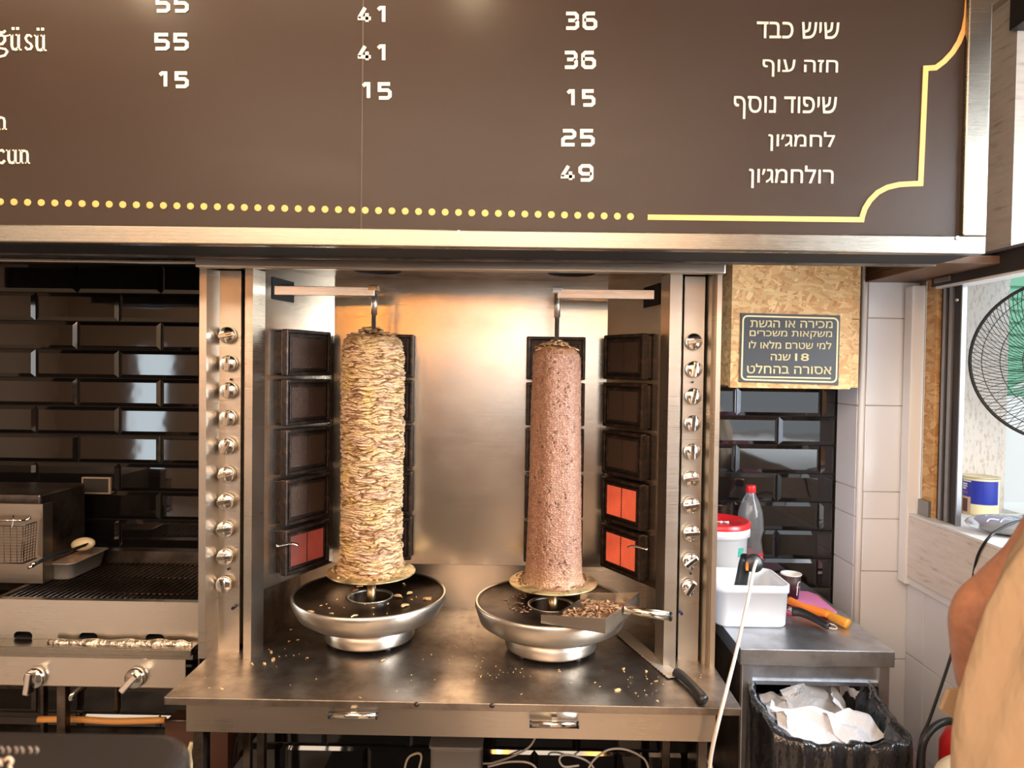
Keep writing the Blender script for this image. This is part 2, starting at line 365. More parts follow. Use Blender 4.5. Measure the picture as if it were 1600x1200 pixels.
# opening jamb: chipboard strip, dark rails, pale strip
w1 = thing('window_1', None, None); w1['kind'] = 'structure'
def jamb(y0, y1, m, name, x0=XR, x1=XR + .012, z1=1.82):
    MB().box((x0, y0, ZS + .006), (x1, y1, z1)).build(name, m, w1, bevel=.001, seg=1)
def yx(px, py=620): return PX(px, py, XR).y
jamb(yx(1463), yx(1446), OSB, 'chipboard_strip', XR - .004)
ya, yb2 = yx(1499), yx(1464)
rails = [(0, .16, DARKF), (.16, .28, GREYF), (.28, .44, DARKF), (.44, .58, GREYF), (.58, .95, DARKF), (.95, 1.0, GREYF)]
for f0, f1, m in rails:
    jamb(yb2 + (ya - yb2) * f1, yb2 + (ya - yb2) * f0, m, 'frame_rail', XR + (.006 if m is DARKF else 0), XR + .014)
MB().cyl((XR - .002, yx(1491), PX(1491, 428, XR).z - .07), (XR + .01, yx(1491), PX(1491, 428, XR).z - .07), .004, n=10).build('screw', CHROME, w1)
MB().box((XR - .012, yx(1452) - .03, ZS + .006), (XR - .002, yx(1452) + .02, ZS + .05)).build('corner_bracket', GREYF, w1)
# open transom sash
def bar_x(pts, t0, t1): return MB().prism([(q.y, q.z) for q in pts], t0, t1, 'x')
tb = [PX(1462, 446, XR), PX(1600, 424, XR), PX(1640, 417, XR), PX(1640, 378, XR), PX(1600, 389, XR), PX(1462, 424, XR)]
zb0, zb1 = PX(1540, 434, XR).z, PX(1540, 401, XR).z
MB().box((XR - .012, -.6, zb0), (XR + .05, yx(1462, 430), zb1)).build('transom_bar', DARKF, w1, bevel=.002)
MB().box((XR - .02, -.6, zb1), (XR + .05, yx(1506, 400), zb1 + .006)).build('transom_lip', GREYF, w1)
MB().box((XR - .01, -.6, zb0 - .006), (XR + .04, yx(1468, 440), zb0)).build('glazing_seal', WHITEP, w1)
MB().box((XR, -.6, 2.36), (XR + .05, 1.69, 2.44)).build('head_bar', DARKF, w1, bevel=.002)
MB().box((XR - .004, -.6, zb1 + .006), (XR - .001, 1.69, 2.36)).build('pane', PANE, w1)
hy = yx(1482, 430)
for dz in (0, .020):
    MB().box((XR - .018, hy - .035, zb0 + .008 + dz), (XR - .012, hy + .035, zb0 + .021 + dz)).build('hinge_leaf', mat('worn_hinge', (.38, .33, .30), .35, 1), w1, bevel=.001)
MB().box((XR + .10, 1.70, 1.83), (XR + .28, 2.04, 2.45)).build('upper_infill', WHITEW, w1)
# brown boxing under the ceiling beside the pier
zbx = P(1345, 440, 2.035).z
bb = struct(MB().box((.992, 1.68, zbx), (XR + .03, 2.05, zbx + .02)).box((.992, 1.68, zbx + .02), (1.004, 2.05, 2.3)), 'beam_boxing', BROWNW, bevel=.003)
struct(MB().box((XR + .02, 1.69, zbx), (XR + .1, 2.05, 2.6)), 'wall_infill', WHITEW)

# outside
GRND = mat('pavement', (.55, .53, .50), .9)
struct(MB().box((XR + .3, -8, -.15), (12, 12, -.05)), 'ground', GRND)
sx1 = P(1574, 600, 2.06).x
struct(MB().box((XR + .041, 2.06, 0), (sx1, 2.4, 3.2)), 'wall_outside', STUCCO)
FAR = mat('pale_render', (.86, .88, .86), .9)
fb = thing('neighbouring_building', 'pale sunlit building beyond the fan outside the window', 'building', (4.6, 7, 0))
MB().box((2.4, 6.6, -.05), (9, 8, 5)).build('facade', FAR, fb)
for i in range(3): MB().box((2.6 + i * 1.6, 6.55, 1.2), (3.5 + i * 1.6, 6.62, 2.6)).build('window', mat('far_glass', (.45, .52, .55), .1), fb)
GREEN = mat('green_plastic', (.20, .50, .32), .6)
g0 = P(1578, 430, 3.1); g1 = P(1578, 640, 3.1)
gf = thing('green_screen', 'green slatted plastic screen on a pale panel outside, behind the fan', 'screen', (g0.x + .2, 3.1, 0))
MB().box((g0.x, 3.11, 1.46), (g0.x + .5, 3.12, 2.08)).build('backing', GREEN, gf); MB().box((g0.x - .01, 3.10, -.05), (g0.x + .5, 3.13, 1.455)).build('lower_panel', FAR, gf)
for i in range(11):
    z = 1.47 + i * .052; MB().box((g0.x - .005, 3.095, z), (g0.x + .5, 3.11, z + .040)).build('slat', GREEN, gf)

# ================================================================ menu board
YM = 1.38
mb = thing('menu_board', 'large dark brown price board with cream lettering in a steel frame', 'menu board', (-.3, YM, 1.78))
bxr = P(1503, 200, YM).x; fzr = P(1537, 300, YM).x
zbot0 = P(760, 389, YM).z; zbot1 = P(760, 361, YM).z
MB().box((-1.75, YM, zbot1 - .004), (bxr + .004, YM + .01, 2.5)).build('panel', MENU, mb)
b = MB(); b.box((-1.75, YM - .012, zbot0), (fzr, YM + .012, zbot1)); b.build('bottom_frame', STEELF, mb, bevel=.003); MB().box((-1.75, YM + .012, zbot0 + .004), (fzr, YM + .16, zbot0 + .010)).build('underside', BLACKG, mb)  # underside coloured black to paint the shaded gap below the frame
MB().box((bxr, YM - .012, zbot1), (fzr, YM + .012, 2.5)).build('side_frame', STEELF, mb, bevel=.003)
MB().box((fzr - .004, YM + .012, zbot0 + .006), (fzr + .012, YM + .16, 2.5)).build('side_panel', STEELF, mb, bevel=.002)
MB().box((-1.75, YM + .15, zbot0), (fzr, YM + .165, 2.5)).build('back_panel', STEELU, mb)
sp_ = P(566, 200, YM); MB().box((sp_.x - .0012, YM - .0012, zbot1), (sp_.x + .0012, YM + .001, 2.5)).build('joint_strip', mat('panel_joint', (.09, .062, .048), .6), mb)
for (px, py) in ((1495, 372), (717, 363)):
    q = P(px, py, YM - .012); MB().cyl(q, q + Vector((0, -.003, 0)), .0035, n=10).build('screw', CHROME, mb)

def seg_ribbon(b, pts, wd, Y, t=.0015):            # flat print: pixel polyline of width wd px on plane Y
    W = [P(x, y, Y) for x, y in pts]; h = (wd / FPX * Y) / 2; n = len(W); Lf = []; Rt = []
    for i in range(n):
        if i == 0: d = (W[1] - W[0]).normalized(); nn_ = Vector((-d.z, 0, d.x)); k = 1
        elif i == n - 1: d = (W[-1] - W[-2]).normalized(); nn_ = Vector((-d.z, 0, d.x)); k = 1
        else:
            d0 = (W[i] - W[i - 1]).normalized(); d1 = (W[i + 1] - W[i]).normalized()
            n0 = Vector((-d0.z, 0, d0.x)); n1 = Vector((-d1.z, 0, d1.x)); nn_ = (n0 + n1)
            nn_ = nn_.normalized() if nn_.length > .2 else n0; k = min(1 / max(nn_.dot(n0), .5), 1.6)
        Lf.append(W[i] + nn_ * h * k); Rt.append(W[i] - nn_ * h * k)
    vs = []
    for a, c in zip(Lf, Rt): vs += [a, c, a + Vector((0, -t, 0)), c + Vector((0, -t, 0))]
    fs = []
    for i in range(n - 1):
        p, q = 4 * i, 4 * i + 4
        fs += [(p + 2, p + 3, q + 3, q + 2), (p, q, q + 1, p + 1), (p, p + 2, q + 2, q), (p + 1, q + 1, q + 3, p + 3)]
    fs += [(0, 1, 3, 2), (4 * n - 4, 4 * n - 2, 4 * n - 1, 4 * n - 3)]
    b.add(vs, fs)
DIG = {'5': [[(1, 1), (.04, 1), (.04, .56), (.80, .56), (1, .42), (1, .14), (.80, 0), (0, 0)]],
       '1': [[(.16, .86), (.36, 1), (.66, 1), (.66, 0)]],
       '4': [[(.58, 1), (.02, .26)], [(-.08, .24), (1.1, .24)], [(.76, .60), (.76, 0)]],
       '3': [[(0, 1), (.80, 1), (.97, .86), (.97, .66), (.80, .53), (.2, .53)], [(.80, .53), (1, .40), (1, .14), (.80, 0), (0, 0)]],
       '6': [[(.95, 1), (.2, 1), (0, .86), (0, .14), (.2, 0), (.80, 0), (1, .14), (1, .42), (.8, .56), (.0, .56)]],
       '2': [[(0, 1), (.80, 1), (1, .86), (1, .66), (.80, .52), (.2, .52), (0, .38), (0, 0), (1, 0)]],
       '9': [[(.05, 0), (.80, 0), (1, .14), (1, .86), (.80, 1), (.20, 1), (0, .86), (0, .58), (.2, .44), (1, .44)]]}
def number(txt, x0, y0, x1, y1):
    b = MB(); sw = 5.2; n = len(txt); gw = (x1 - x0 - 5.5) / n
    for i, ch in enumerate(txt):
        gx = x0 + i * (gw + 5.5) + sw / 2; ww = gw - sw
        for st in DIG[ch]:
            seg_ribbon(b, [(gx + u * ww, y1 - sw / 2 - v_ * (y1 - y0 - sw)) for u, v_ in st], sw, YM - .0003)
    return b.build('price_lettering', CREAM, mb)
for a in [('55', 243, -7, 295, 20), ('55', 241, 52, 295, 79), ('15', 245, 112, 295, 138), ('41', 558, 10, 608, 37), ('41', 558, 70, 608, 97), ('15', 562, 129, 612, 156),
          ('36', 882, 19, 933, 47), ('36', 880, 80, 931, 108), ('15', 882, 140, 930, 167), ('25', 877, 202, 929, 229), ('49', 875, 257, 927, 284)]: number(*a)
def serif(strokes):
    b = MB()
    for wd, pts in strokes: seg_ribbon(b, pts, wd, YM - .0003)
    return b.build('serif_lettering', CREAM, mb)
def s_u(x, y0, y1, w_=17, dots=False):
    o = [(2, [(x - 2, y0 + 1), (x + 4, y0 + 1)]), (3.4, [(x + 2, y0), (x + 2, y1 - 7), (x + 4, y1 - 2), (x + 8, y1 - 1), (x + 12, y1 - 4)]), (2, [(x + 8, y0 + 1), (x + 13, y0 + 1)]), (3.4, [(x + 12.5, y0), (x + 12.5, y1)]), (2, [(x + 12, y1 - 1), (x + 17, y1 - 1)])]
    if dots: o += [(4, [(x + 2, y0 - 9), (x + 6, y0 - 9)]), (4, [(x + 9, y0 - 9), (x + 13, y0 - 9)])]
    return o
def s_n(x, y0, y1):
    return [(2, [(x - 2, y0 + 1), (x + 2, y0 + 1)]), (3.6, [(x + 1.5, y0), (x + 1.5, y1)]), (3, [(x + 2, y0 + 4), (x + 6, y0 + 1.5), (x + 10, y0 + 3), (x + 11.5, y0 + 7), (x + 11.5, y1)]), (2, [(x - 2, y1 - 1), (x + 5, y1 - 1)]), (2, [(x + 8, y1 - 1), (x + 15, y1 - 1)])]
def s_s(x, y0, y1):
    m_ = (y0 + y1) / 2; return [(3, [(x + 11, y0 + 4), (x + 8, y0 + 1.5), (x + 4, y0 + 1.5), (x + 1.5, y0 + 6), (x + 4, m_ - 1), (x + 9, m_ + 2), (x + 11.5, y1 - 6), (x + 9, y1 - 2), (x + 4, y1 - 1.5), (x + 1, y1 - 5)])]
serif(s_u(17, 54, 79, dots=True)); serif(s_s(39, 54, 79)); serif(s_u(56, 55, 80, dots=True))
serif([(3.4, [(8, 58), (3, 55), (-3, 57), (-5, 63), (-2, 69), (4, 69), (8, 64), (8, 58)]), (2, [(8, 57), (14, 56)]), (3, [(-2, 69), (-5, 74), (2, 76), (9, 77), (12, 81), (8, 87), (0, 89), (-6, 86)]), (3, [(-3, 48), (1, 51), (6, 51), (9, 48)])])
serif(s_n(-4, 182, 203))
serif([(3.4, [(7, 238), (4, 235), (-1, 236), (-5, 241), (-5, 249), (-1, 254), (4, 255), (8, 251)])]); serif(s_u(12, 234, 256)); serif(s_n(32, 234, 256))
b = MB()                                            # dotted gold rule
for i in range(54):
    x = 985 - i * 20.55 * (1 + .0004 * i); y = 338.5 - (985 - x) * .0236
    if x < -12: break
    c = P(x, y, YM); b.lathe([(.0066, 0), (.0066, .0015), (0, .0019)], c=(c.x, c.y, c.z), n=16, R=Matrix.Rotation(math.pi / 2, 3, 'X'), smooth=False)
b.build('dotted_rule', GOLD, mb)
def arc(cx, cy, r, a0, a1, n=12): return [(cx + r * math.cos(math.radians(a0 + (a1 - a0) * i / n)), cy + r * math.sin(math.radians(a0 + (a1 - a0) * i / n))) for i in range(n + 1)]
b = MB(); seg_ribbon(b, [(1012, 339.5), (1346, 343.5)] + [(1347, 338), (1351, 326), (1359, 313), (1371, 301), (1386, 293), (1405, 288.5), (1424, 287.5), (1438, 287), (1441, 220), (1446, 107), (1462, 106)]
    + [(1475, 96), (1488, 82), (1498, 66), (1506, 46), (1510, 25), (1512, 0), (1512, -25)], 8, YM - .0003)
b.build('gold_border', GOLD, mb)
from mathutils.geometry import delaunay_2d_cdt
def text_mesh(name, s_, box, Y, m, parent, off=0.0, t=.0012):
    cu = bpy.data.curves.new(name, 'FONT'); cu.body = s_; cu.fill_mode = 'NONE'; cu.resolution_u = 3
    to = bpy.data.objects.new(name, cu); C.objects.link(to); dg = bpy.context.evaluated_depsgraph_get()
    ol = bpy.data.meshes.new_from_object(to.evaluated_get(dg)); bpy.data.objects.remove(to)
    v2 = [Vector((q.co.x, q.co.y)) for q in ol.vertices]; ed = [tuple(e.vertices) for e in ol.edges]
    res = delaunay_2d_cdt(v2, ed, [], 1, 1e-6); pts = [Vector(q) for q in res[0]]
    ed = [(a, c) if (c - a == 1) else ((c, a) if a - c == 1 else (max(a, c), min(a, c))) for a, c in ed]
    ea = np.array([tuple(v2[a]) for a, _ in ed]); eb = np.array([tuple(v2[c]) for _, c in ed]); fs = []
    for f in res[2]:                               # keep the triangles whose centre winds inside the outlines
        c = sum((pts[i] for i in f), Vector((0, 0))) / len(f)
        up = (ea[:, 1] <= c.y) & (eb[:, 1] > c.y); dn = (ea[:, 1] > c.y) & (eb[:, 1] <= c.y)
        sd = (eb[:, 0] - ea[:, 0]) * (c.y - ea[:, 1]) - (c.x - ea[:, 0]) * (eb[:, 1] - ea[:, 1])
        if (up & (sd > 0)).sum() - (dn & (sd < 0)).sum() != 0: fs.append(tuple(f))
    for a, c in ed:                                # a thin band along each outline edge makes the letters bolder
        A, B = v2[a], v2[c]; d = B - A
        if d.length < 1e-6: continue
        d.normalize(); n = Vector((-d.y, d.x)) * off; k = len(pts); e = d * off * .6
        pts += [A - n - e, B - n + e, B + n + e, A + n - e]; fs.append((k, k + 1, k + 2, k + 3))
    xs_ = [q.x for q in pts]; ys_ = [q.y for q in pts]; mnx, mxx, mny, mxy = min(xs_), max(xs_), min(ys_), max(ys_)
    x0, y0, x1, y1 = box; A, D = P(x0, y1, Y), P(x0, y0, Y); tl = P(x0, (y0 + y1) / 2, Y); tr_ = P(x1, (y0 + y1) / 2 + (x1 - x0) * .012, Y)
    b = MB(); vs = []
    for q in pts:
        u = (q.x - mnx) / (mxx - mnx); v_ = (q.y - mny) / (mxy - mny); vs.append((tl.x + (tr_.x - tl.x) * u, Y - t, A.z + (D.z - A.z) * v_ + (tr_.z - tl.z) * u))
    b.add(vs, fs); return b.build(name, m, parent)
HEB = lambda s_: s_[::-1]
for s_, bx in [("שיש כבד", (1182, 34, 1311, 60)), ("חזה עוף", (1191, 93, 1309, 120)), ("שיפוד נוסף", (1146, 150, 1307, 186)),
               ("לחמג׳ון", (1200, 205, 1304, 236)), ("רולחמג׳ון", (1170, 258, 1302, 294))]:
    text_mesh('dish_lettering', HEB(s_), bx, YM - .0003, CREAM, mb, off=.008)

# exhaust hood lip behind, left of the grill machine
hd = thing('exhaust_hood', 'dark steel hood edge above the black tiles at upper left', 'hood', (-1.3, 1.9, 1.8))
h0 = P(150, 410, 1.8); MB().box((-1.9, 1.8, h0.z), (-.76, 1.815, 2.4)).box((-1.9, 1.8, 2.3), (-.76, 2.19, 2.4)).build('front_plate', STEELU, hd)
MB().box((-1.9, 1.786, h0.z - .002), (-.76, 1.80, h0.z + .006)).build('rolled_lip', STEEL, hd, bevel=.002)

# ================================================================ doner grill machine
ZC = .83
dm = thing('doner_grill', 'tall stainless gas grill for two spits with knob columns and burner panels', 'grill', (-.137, 1.9, ZC))
YBK = 1.98
YF0 = 1.697; YK = 1.737; zt = P(730, 408, 1.67).z; zlb = P(730, 424, 1.67).z
bl = P(521, 700, YBK).x; br = P(946, 700, YBK).x
zbb = P(720, 882, YBK).z
Z_IN = zt - .004
def plate(a, b_, z0, z1, name, m, t=.002): return MB().sheet([a, b_], z0, z1, t).build(name, m, dm)
MB().box((bl, YBK, zbb), (br, YBK + .004, Z_IN)).build('back_panel', STEELV, dm)
Lf = (P(412, 700, 1.752).x, 1.752); Rf = (P(1030, 700, 1.752).x, 1.752)
def sidep(f, bk, s):
    b = MB(); z_f, z_b = P(412 if s < 0 else 1030, 921, 1.752).z, zbb
    t = .004 * -s; vs = [Vector((f[0], f[1], z_f)), Vector((bk, YBK, z_b)), Vector((bk, YBK, Z_IN)), Vector((f[0], f[1], Z_IN))]
    off = Vector((s * .004, 0, 0)); b.hexa(vs + [q + off for q in vs]); return b.build('side_panel', STEELV, dm)
sidep(Lf, bl, -1); sidep(Rf, br, 1)
# lower casing
MB().box((-.655, 2.10, ZC), (.39, 2.104, 1.02)).build('lower_back_panel', STEEL, dm)
for s_, x in ((-1, -.657), (1, .388)): MB().box((x, 1.76, ZC), (x + .004, 2.10, 1.02)).build('lower_side_panel', STEELD, dm)
MB().box((bl - .1, YBK + .004, zbb - .002), (br + .1, 2.10, zbb + .002)).build('ledge', STEELD, dm)
# outer shell
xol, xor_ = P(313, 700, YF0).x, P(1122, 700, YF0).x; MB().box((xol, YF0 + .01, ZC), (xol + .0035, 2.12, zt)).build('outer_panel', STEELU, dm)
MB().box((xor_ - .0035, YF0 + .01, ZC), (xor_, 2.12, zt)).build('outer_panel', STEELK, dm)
MB().box((xol, 1.68, zt - .006), (xor_, 2.12, zt)).build('ceiling_panel', STEELD, dm)
MB().box((P(307, 410, 1.665).x, 1.655, zlb), (P(1133, 410, 1.665).x, 1.680, zt)).build('top_lip', STEEL, dm, bevel=.004)
for px in (590, 893):
    c = P(px, 426, 1.80); MB().lathe([(.06, 0), (.06, .003), (0, .003)], c=(c.x, 1.80, zt - .0095), n=24).build('flue_hole', BLACKG, dm)
def col_pts(px): return [(P(p_, 700, y + YF0 - 1.645).x, y + YF0 - 1.645) for p_, y in px]
LC = col_pts([(312, 1.66), (312, 1.645), (321, 1.645), (342, 1.690), (375, 1.690), (375, 1.735), (383, 1.735), (383, 1.645), (393, 1.645)]) + [Lf]
RC = [Rf] + col_pts([(1040, 1.66), (1043, 1.645), (1060, 1.645), (1061, 1.73), (1066, 1.73), (1066, 1.69), (1096, 1.69), (1096, 1.72), (1100, 1.72), (1101, 1.69), (1109, 1.662), (1113, 1.665), (1117, 1.645), (1123, 1.645)])
MB().sheet(LC, ZC, zlb + .004, -.002).build('knob_column', STEEL, dm)
MB().sheet(RC, ZC, zlb + .004, -.002).build('knob_column', STEEL, dm)
# front returns between column and side panel below burners
# knobs
KB = MB(); KB.lathe([(0, 0), (.0155, 0), (.0165, -.004), (.0165, -.016), (.015, -.0185), (0, -.0185)], n=32, R=Matrix.Rotation(-math.pi / 2, 3, 'X'))
KB = MB(); KB.lathe([(.0001, 0), (.0205, 0), (.0205, .010), (.0190, .0125), (.0001, .0125)], n=32, R=Matrix.Rotation(math.pi / 2, 3, 'X'))
kb0 = KB.build('control_knob', CHROME, dm)
kg0 = MB().box((-.0055, -.020, -.0185), (.0055, -.0120, .0185)).build('knob_grip', CHROME, kb0, bevel=.0015)
kk0 = MB().box((-.0011, -.0206, .002), (.0011, -.0199, .014)).build('pointer_mark', BLACK, kb0)
dg_ = [(357, 524, 78), (359, 568, 5), (359, 610, 5), (358, 653, 8), (357, 697, 25), (356, 741, 75), (355, 783, 80), (354, 826, 80), (354, 869, 85), (352, 912, -12)]
dg2 = [(1083, 534, 80), (1083, 577, 10), (1082, 619, 12), (1081, 661, 5), (1080, 705, 0), (1079, 747, 80), (1079, 789, 80), (1079, 832, 85), (1078, 876, 50), (1077, 917, 30)]
first = True
for px, py, an in dg_ + dg2:
    q = P(px, py, YK); kn = kb0 if first else kb0.copy()
    if not first: C.objects.link(kn)
    kn.location = (q.x, YK, q.z); kn.rotation_euler = (0, math.radians(an), 0)
    kn.matrix_parent_inverse = Matrix.Translation(-Vector(dm.location))
    if not first:
        for g in (kg0, kk0):
            g2 = g.copy(); C.objects.link(g2); g2.parent = kn; g2.matrix_parent_inverse = Matrix.Identity(4)
    first = False
for px, py, mm in ((361, 593, BLACKG), (357, 889, BLACKG), (1082, 597, BLACKG), (1079, 896, BLACKG)):
    q = P(px, py, YK); MB().cyl(q, q + Vector((0, -.003, 0)), .0028, n=10).build('pilot_hole', mm, dm)
for px, py in ((367, 948), (1063, 956)):
    q = P(px, py, YK); MB().cyl(q, q + Vector((.0, -.014, 0)), .004, n=10).build('bolt', mat('blue_bolt', (.03, .03, .12), .3, .6), dm)
# burners
BW, BH = .163, .119
def ring(b, w0, h0, w1, h1, y0, y1):
    o = [(-w0, -h0), (w0, -h0), (w0, h0), (-w0, h0)]; i = [(-w1, -h1), (w1, -h1), (w1, h1), (-w1, h1)]
    vs = [(x, y0, z) for x, z in o] + [(x, y1, z) for x, z in o] + [(x, y1, z) for x, z in i] + [(x, y0, z) for x, z in i]
    fs = []
    for k in range(4):
        n = (k + 1) % 4; fs += [(k, n, 4 + n, 4 + k), (4 + k, 4 + n, 8 + n, 8 + k), (8 + k, 8 + n, 12 + n, 12 + k), (12 + k, 12 + n, n, k)]
    b.add(vs, fs)
B1 = MB(); B1.box((-BW / 2 + .004, -.012, -BH / 2 + .004), (BW / 2 - .004, .03, BH / 2 - .004)); ring(B1, BW / 2, BH / 2, BW / 2 - .010, BH / 2 - .010, .0, -.020)
bod0 = B1.build('burner', IRON, dm, bevel=.003)
B2 = MB(); ring(B2, BW / 2 - .014, BH / 2 - .014, BW / 2 - .020, BH / 2 - .020, -.010, -.018); B2.box((-.0015, -.0155, -BH / 2 + .02), (.0015, -.0135, BH / 2 - .02))
fr0 = B2.build('guard_frame', IRON, bod0, bevel=.0015)
me0 = MB().box((-BW / 2 + .019, -.0145, -BH / 2 + .019), (BW / 2 - .019, -.012, BH / 2 - .019)).build('heating_mesh', BM_OFF, bod0)
first = True
bur = []
def zrow(px, py_top, py_bot, Y, k):
    zt_, zb_ = P(px, py_top, Y).z, P(px, py_bot, Y).z; return zt_ + (zb_ - zt_) * (k + .5) / 5
for k in range(5):
    a = P(438, 700, 1.785); c = P(508, 700, 1.932)
    bur.append(((a + c) / 2, math.atan2(c.y - a.y, c.x - a.x), zrow(439, 511, 903, 1.785, k), BM_MID if k == 4 else BM_OFF, 1))
    a = P(948, 700, 1.932); c = P(1013, 700, 1.785)
    bur.append(((a + c) / 2, math.atan2(c.y - a.y, c.x - a.x), zrow(1011, 518, 911, 1.785, k), BM_HOT if k > 2 else BM_OFF, 1))
    for px in (600, 866):
        a = P(px, 700, 1.966)
        bur.append((a, 0, zrow(px, 520 + (4 if px > 700 else 0), 876 + (4 if px > 700 else 0), 1.956, k), BM_OFF, 1))
for c, an, z, m, s_ in bur:
    o = bod0 if first else bod0.copy()
    if not first: C.objects.link(o)
    o.location = (c.x, c.y, z); o.rotation_euler = (0, 0, an); o.matrix_parent_inverse = Matrix.Translation(-Vector(dm.location))
    if first: first = False
    else:
        for g in (fr0, me0):
            g2 = g.copy(); C.objects.link(g2); g2.parent = o; g2.matrix_parent_inverse = Matrix.Identity(4)
            if g is me0 and m is not BM_OFF: g2.data = g.data.copy(); g2.data.materials[0] = m
# pilot brackets
for px, py, Y, s_ in ((432, 853, 1.745, 1), (1012, 858, 1.745, -1)):
    q = P(px, py, Y); MB().tube([q, q + Vector((.03 * s_, .02, .002)), q + Vector((.045 * s_, .03, -.004))], .004, flat=.4).build('igniter', CHROME, dm)
# holding arms and slots
def arm(px0, py0, Y0, px1, py1, Y1, s_):
    a, c = P(px0, py0, Y0), P(px1, py1, Y1); d = (c - a).normalized(); u = Vector((-d.y, d.x, 0)).normalized() * .008
    vs = [a - u, c - u, c + u, a + u]; hz_ = Vector((0, 0, .0115))
    MB().hexa([q - hz_ for q in vs] + [q + hz_ for q in vs]).build('spit_arm', STEEL, dm, bevel=.001)
    e = c; MB().box((e.x - .014, e.y - .013, e.z + .003), (e.x + .012, e.y + .012, e.z + .016)).build('arm_clamp', CHROME, dm, bevel=.0015)
    MB().cyl((e.x, e.y, e.z - .060), (e.x, e.y, e.z), .0078, n=16).build('arm_socket', ALU, dm)
    return e
YS1, YS2 = 1.84, 1.80
eL = arm(429, 454, 1.785, 585, 456, YS1, 1)
eR = arm(1022, 461, 1.785, 871, 459, YS2, -1)
def slot(f, bk, s_, t0, t1, z0, z1):
    A = Vector((f[0], f[1], 0)); Bk = Vector((bk, YBK, 0)); n = Vector((-s_ * .0012, -.0004, 0))
    p, q = A.lerp(Bk, t0) + n, A.lerp(Bk, t1) + n
    vs = [Vector((p.x, p.y, z0)), Vector((q.x, q.y, z0 - .004)), Vector((q.x, q.y, z1 - .006)), Vector((p.x, p.y, z1))]
    MB().hexa(vs + [v_ + n for v_ in vs]).build('arm_slot', BLACKG, dm)
slot(Lf, bl, -1, .09, .38, eL.z - .028, eL.z + .028); slot(Rf, br, 1, .03, .30, eR.z - .028, eR.z + .026)

# ================================================================ meat
def vor(U, V, nu, nv, seed, jit=.85, us=1.0):
    r = np.random.RandomState(seed); jx = r.rand(nv + 3, nu) * jit; jy = r.rand(nv + 3, nu) * jit; hv = r.rand(nv + 3, nu)
    iu = np.floor(U).astype(int); iv = np.floor(V).astype(int); F1 = np.full(U.shape, 9.); F2 = np.full(U.shape, 9.); H = np.zeros(U.shape)
    for du in ((-1, 0, 1) if us == 1 else (-2, -1, 0, 1, 2)):
        for dv in (-1, 0, 1):
            cu = iu + du; cv = iv + dv; a = cu % nu; c = np.clip(cv + 1, 0, nv + 2)
            d = np.sqrt((us * (cu + jx[c, a] + .07 - U)) ** 2 + (cv + jy[c, a] + .07 - V) ** 2)
            cl = d < F1; F2 = np.where(cl, F1, np.minimum(F2, d)); H = np.where(cl, hv[c, a], H); F1 = np.where(cl, d, F1)
    return F1, F2, H
def fnoise(T, Z, seed, k, amp_z, octs=3):            # periodic-in-T value noise by random harmonics
    r = np.random.RandomState(seed); s_ = np.zeros(T.shape)
    for i in range(16 * octs):
        m_ = r.randint(1, int(k * (1 + i / 16)) + 2); wz = r.normal() * amp_z * (1 + i / 16)
        s_ += np.sin(T * m_ + Z * wz + r.rand() * 6.28) / (1 + i / 10)
    return s_ / 5
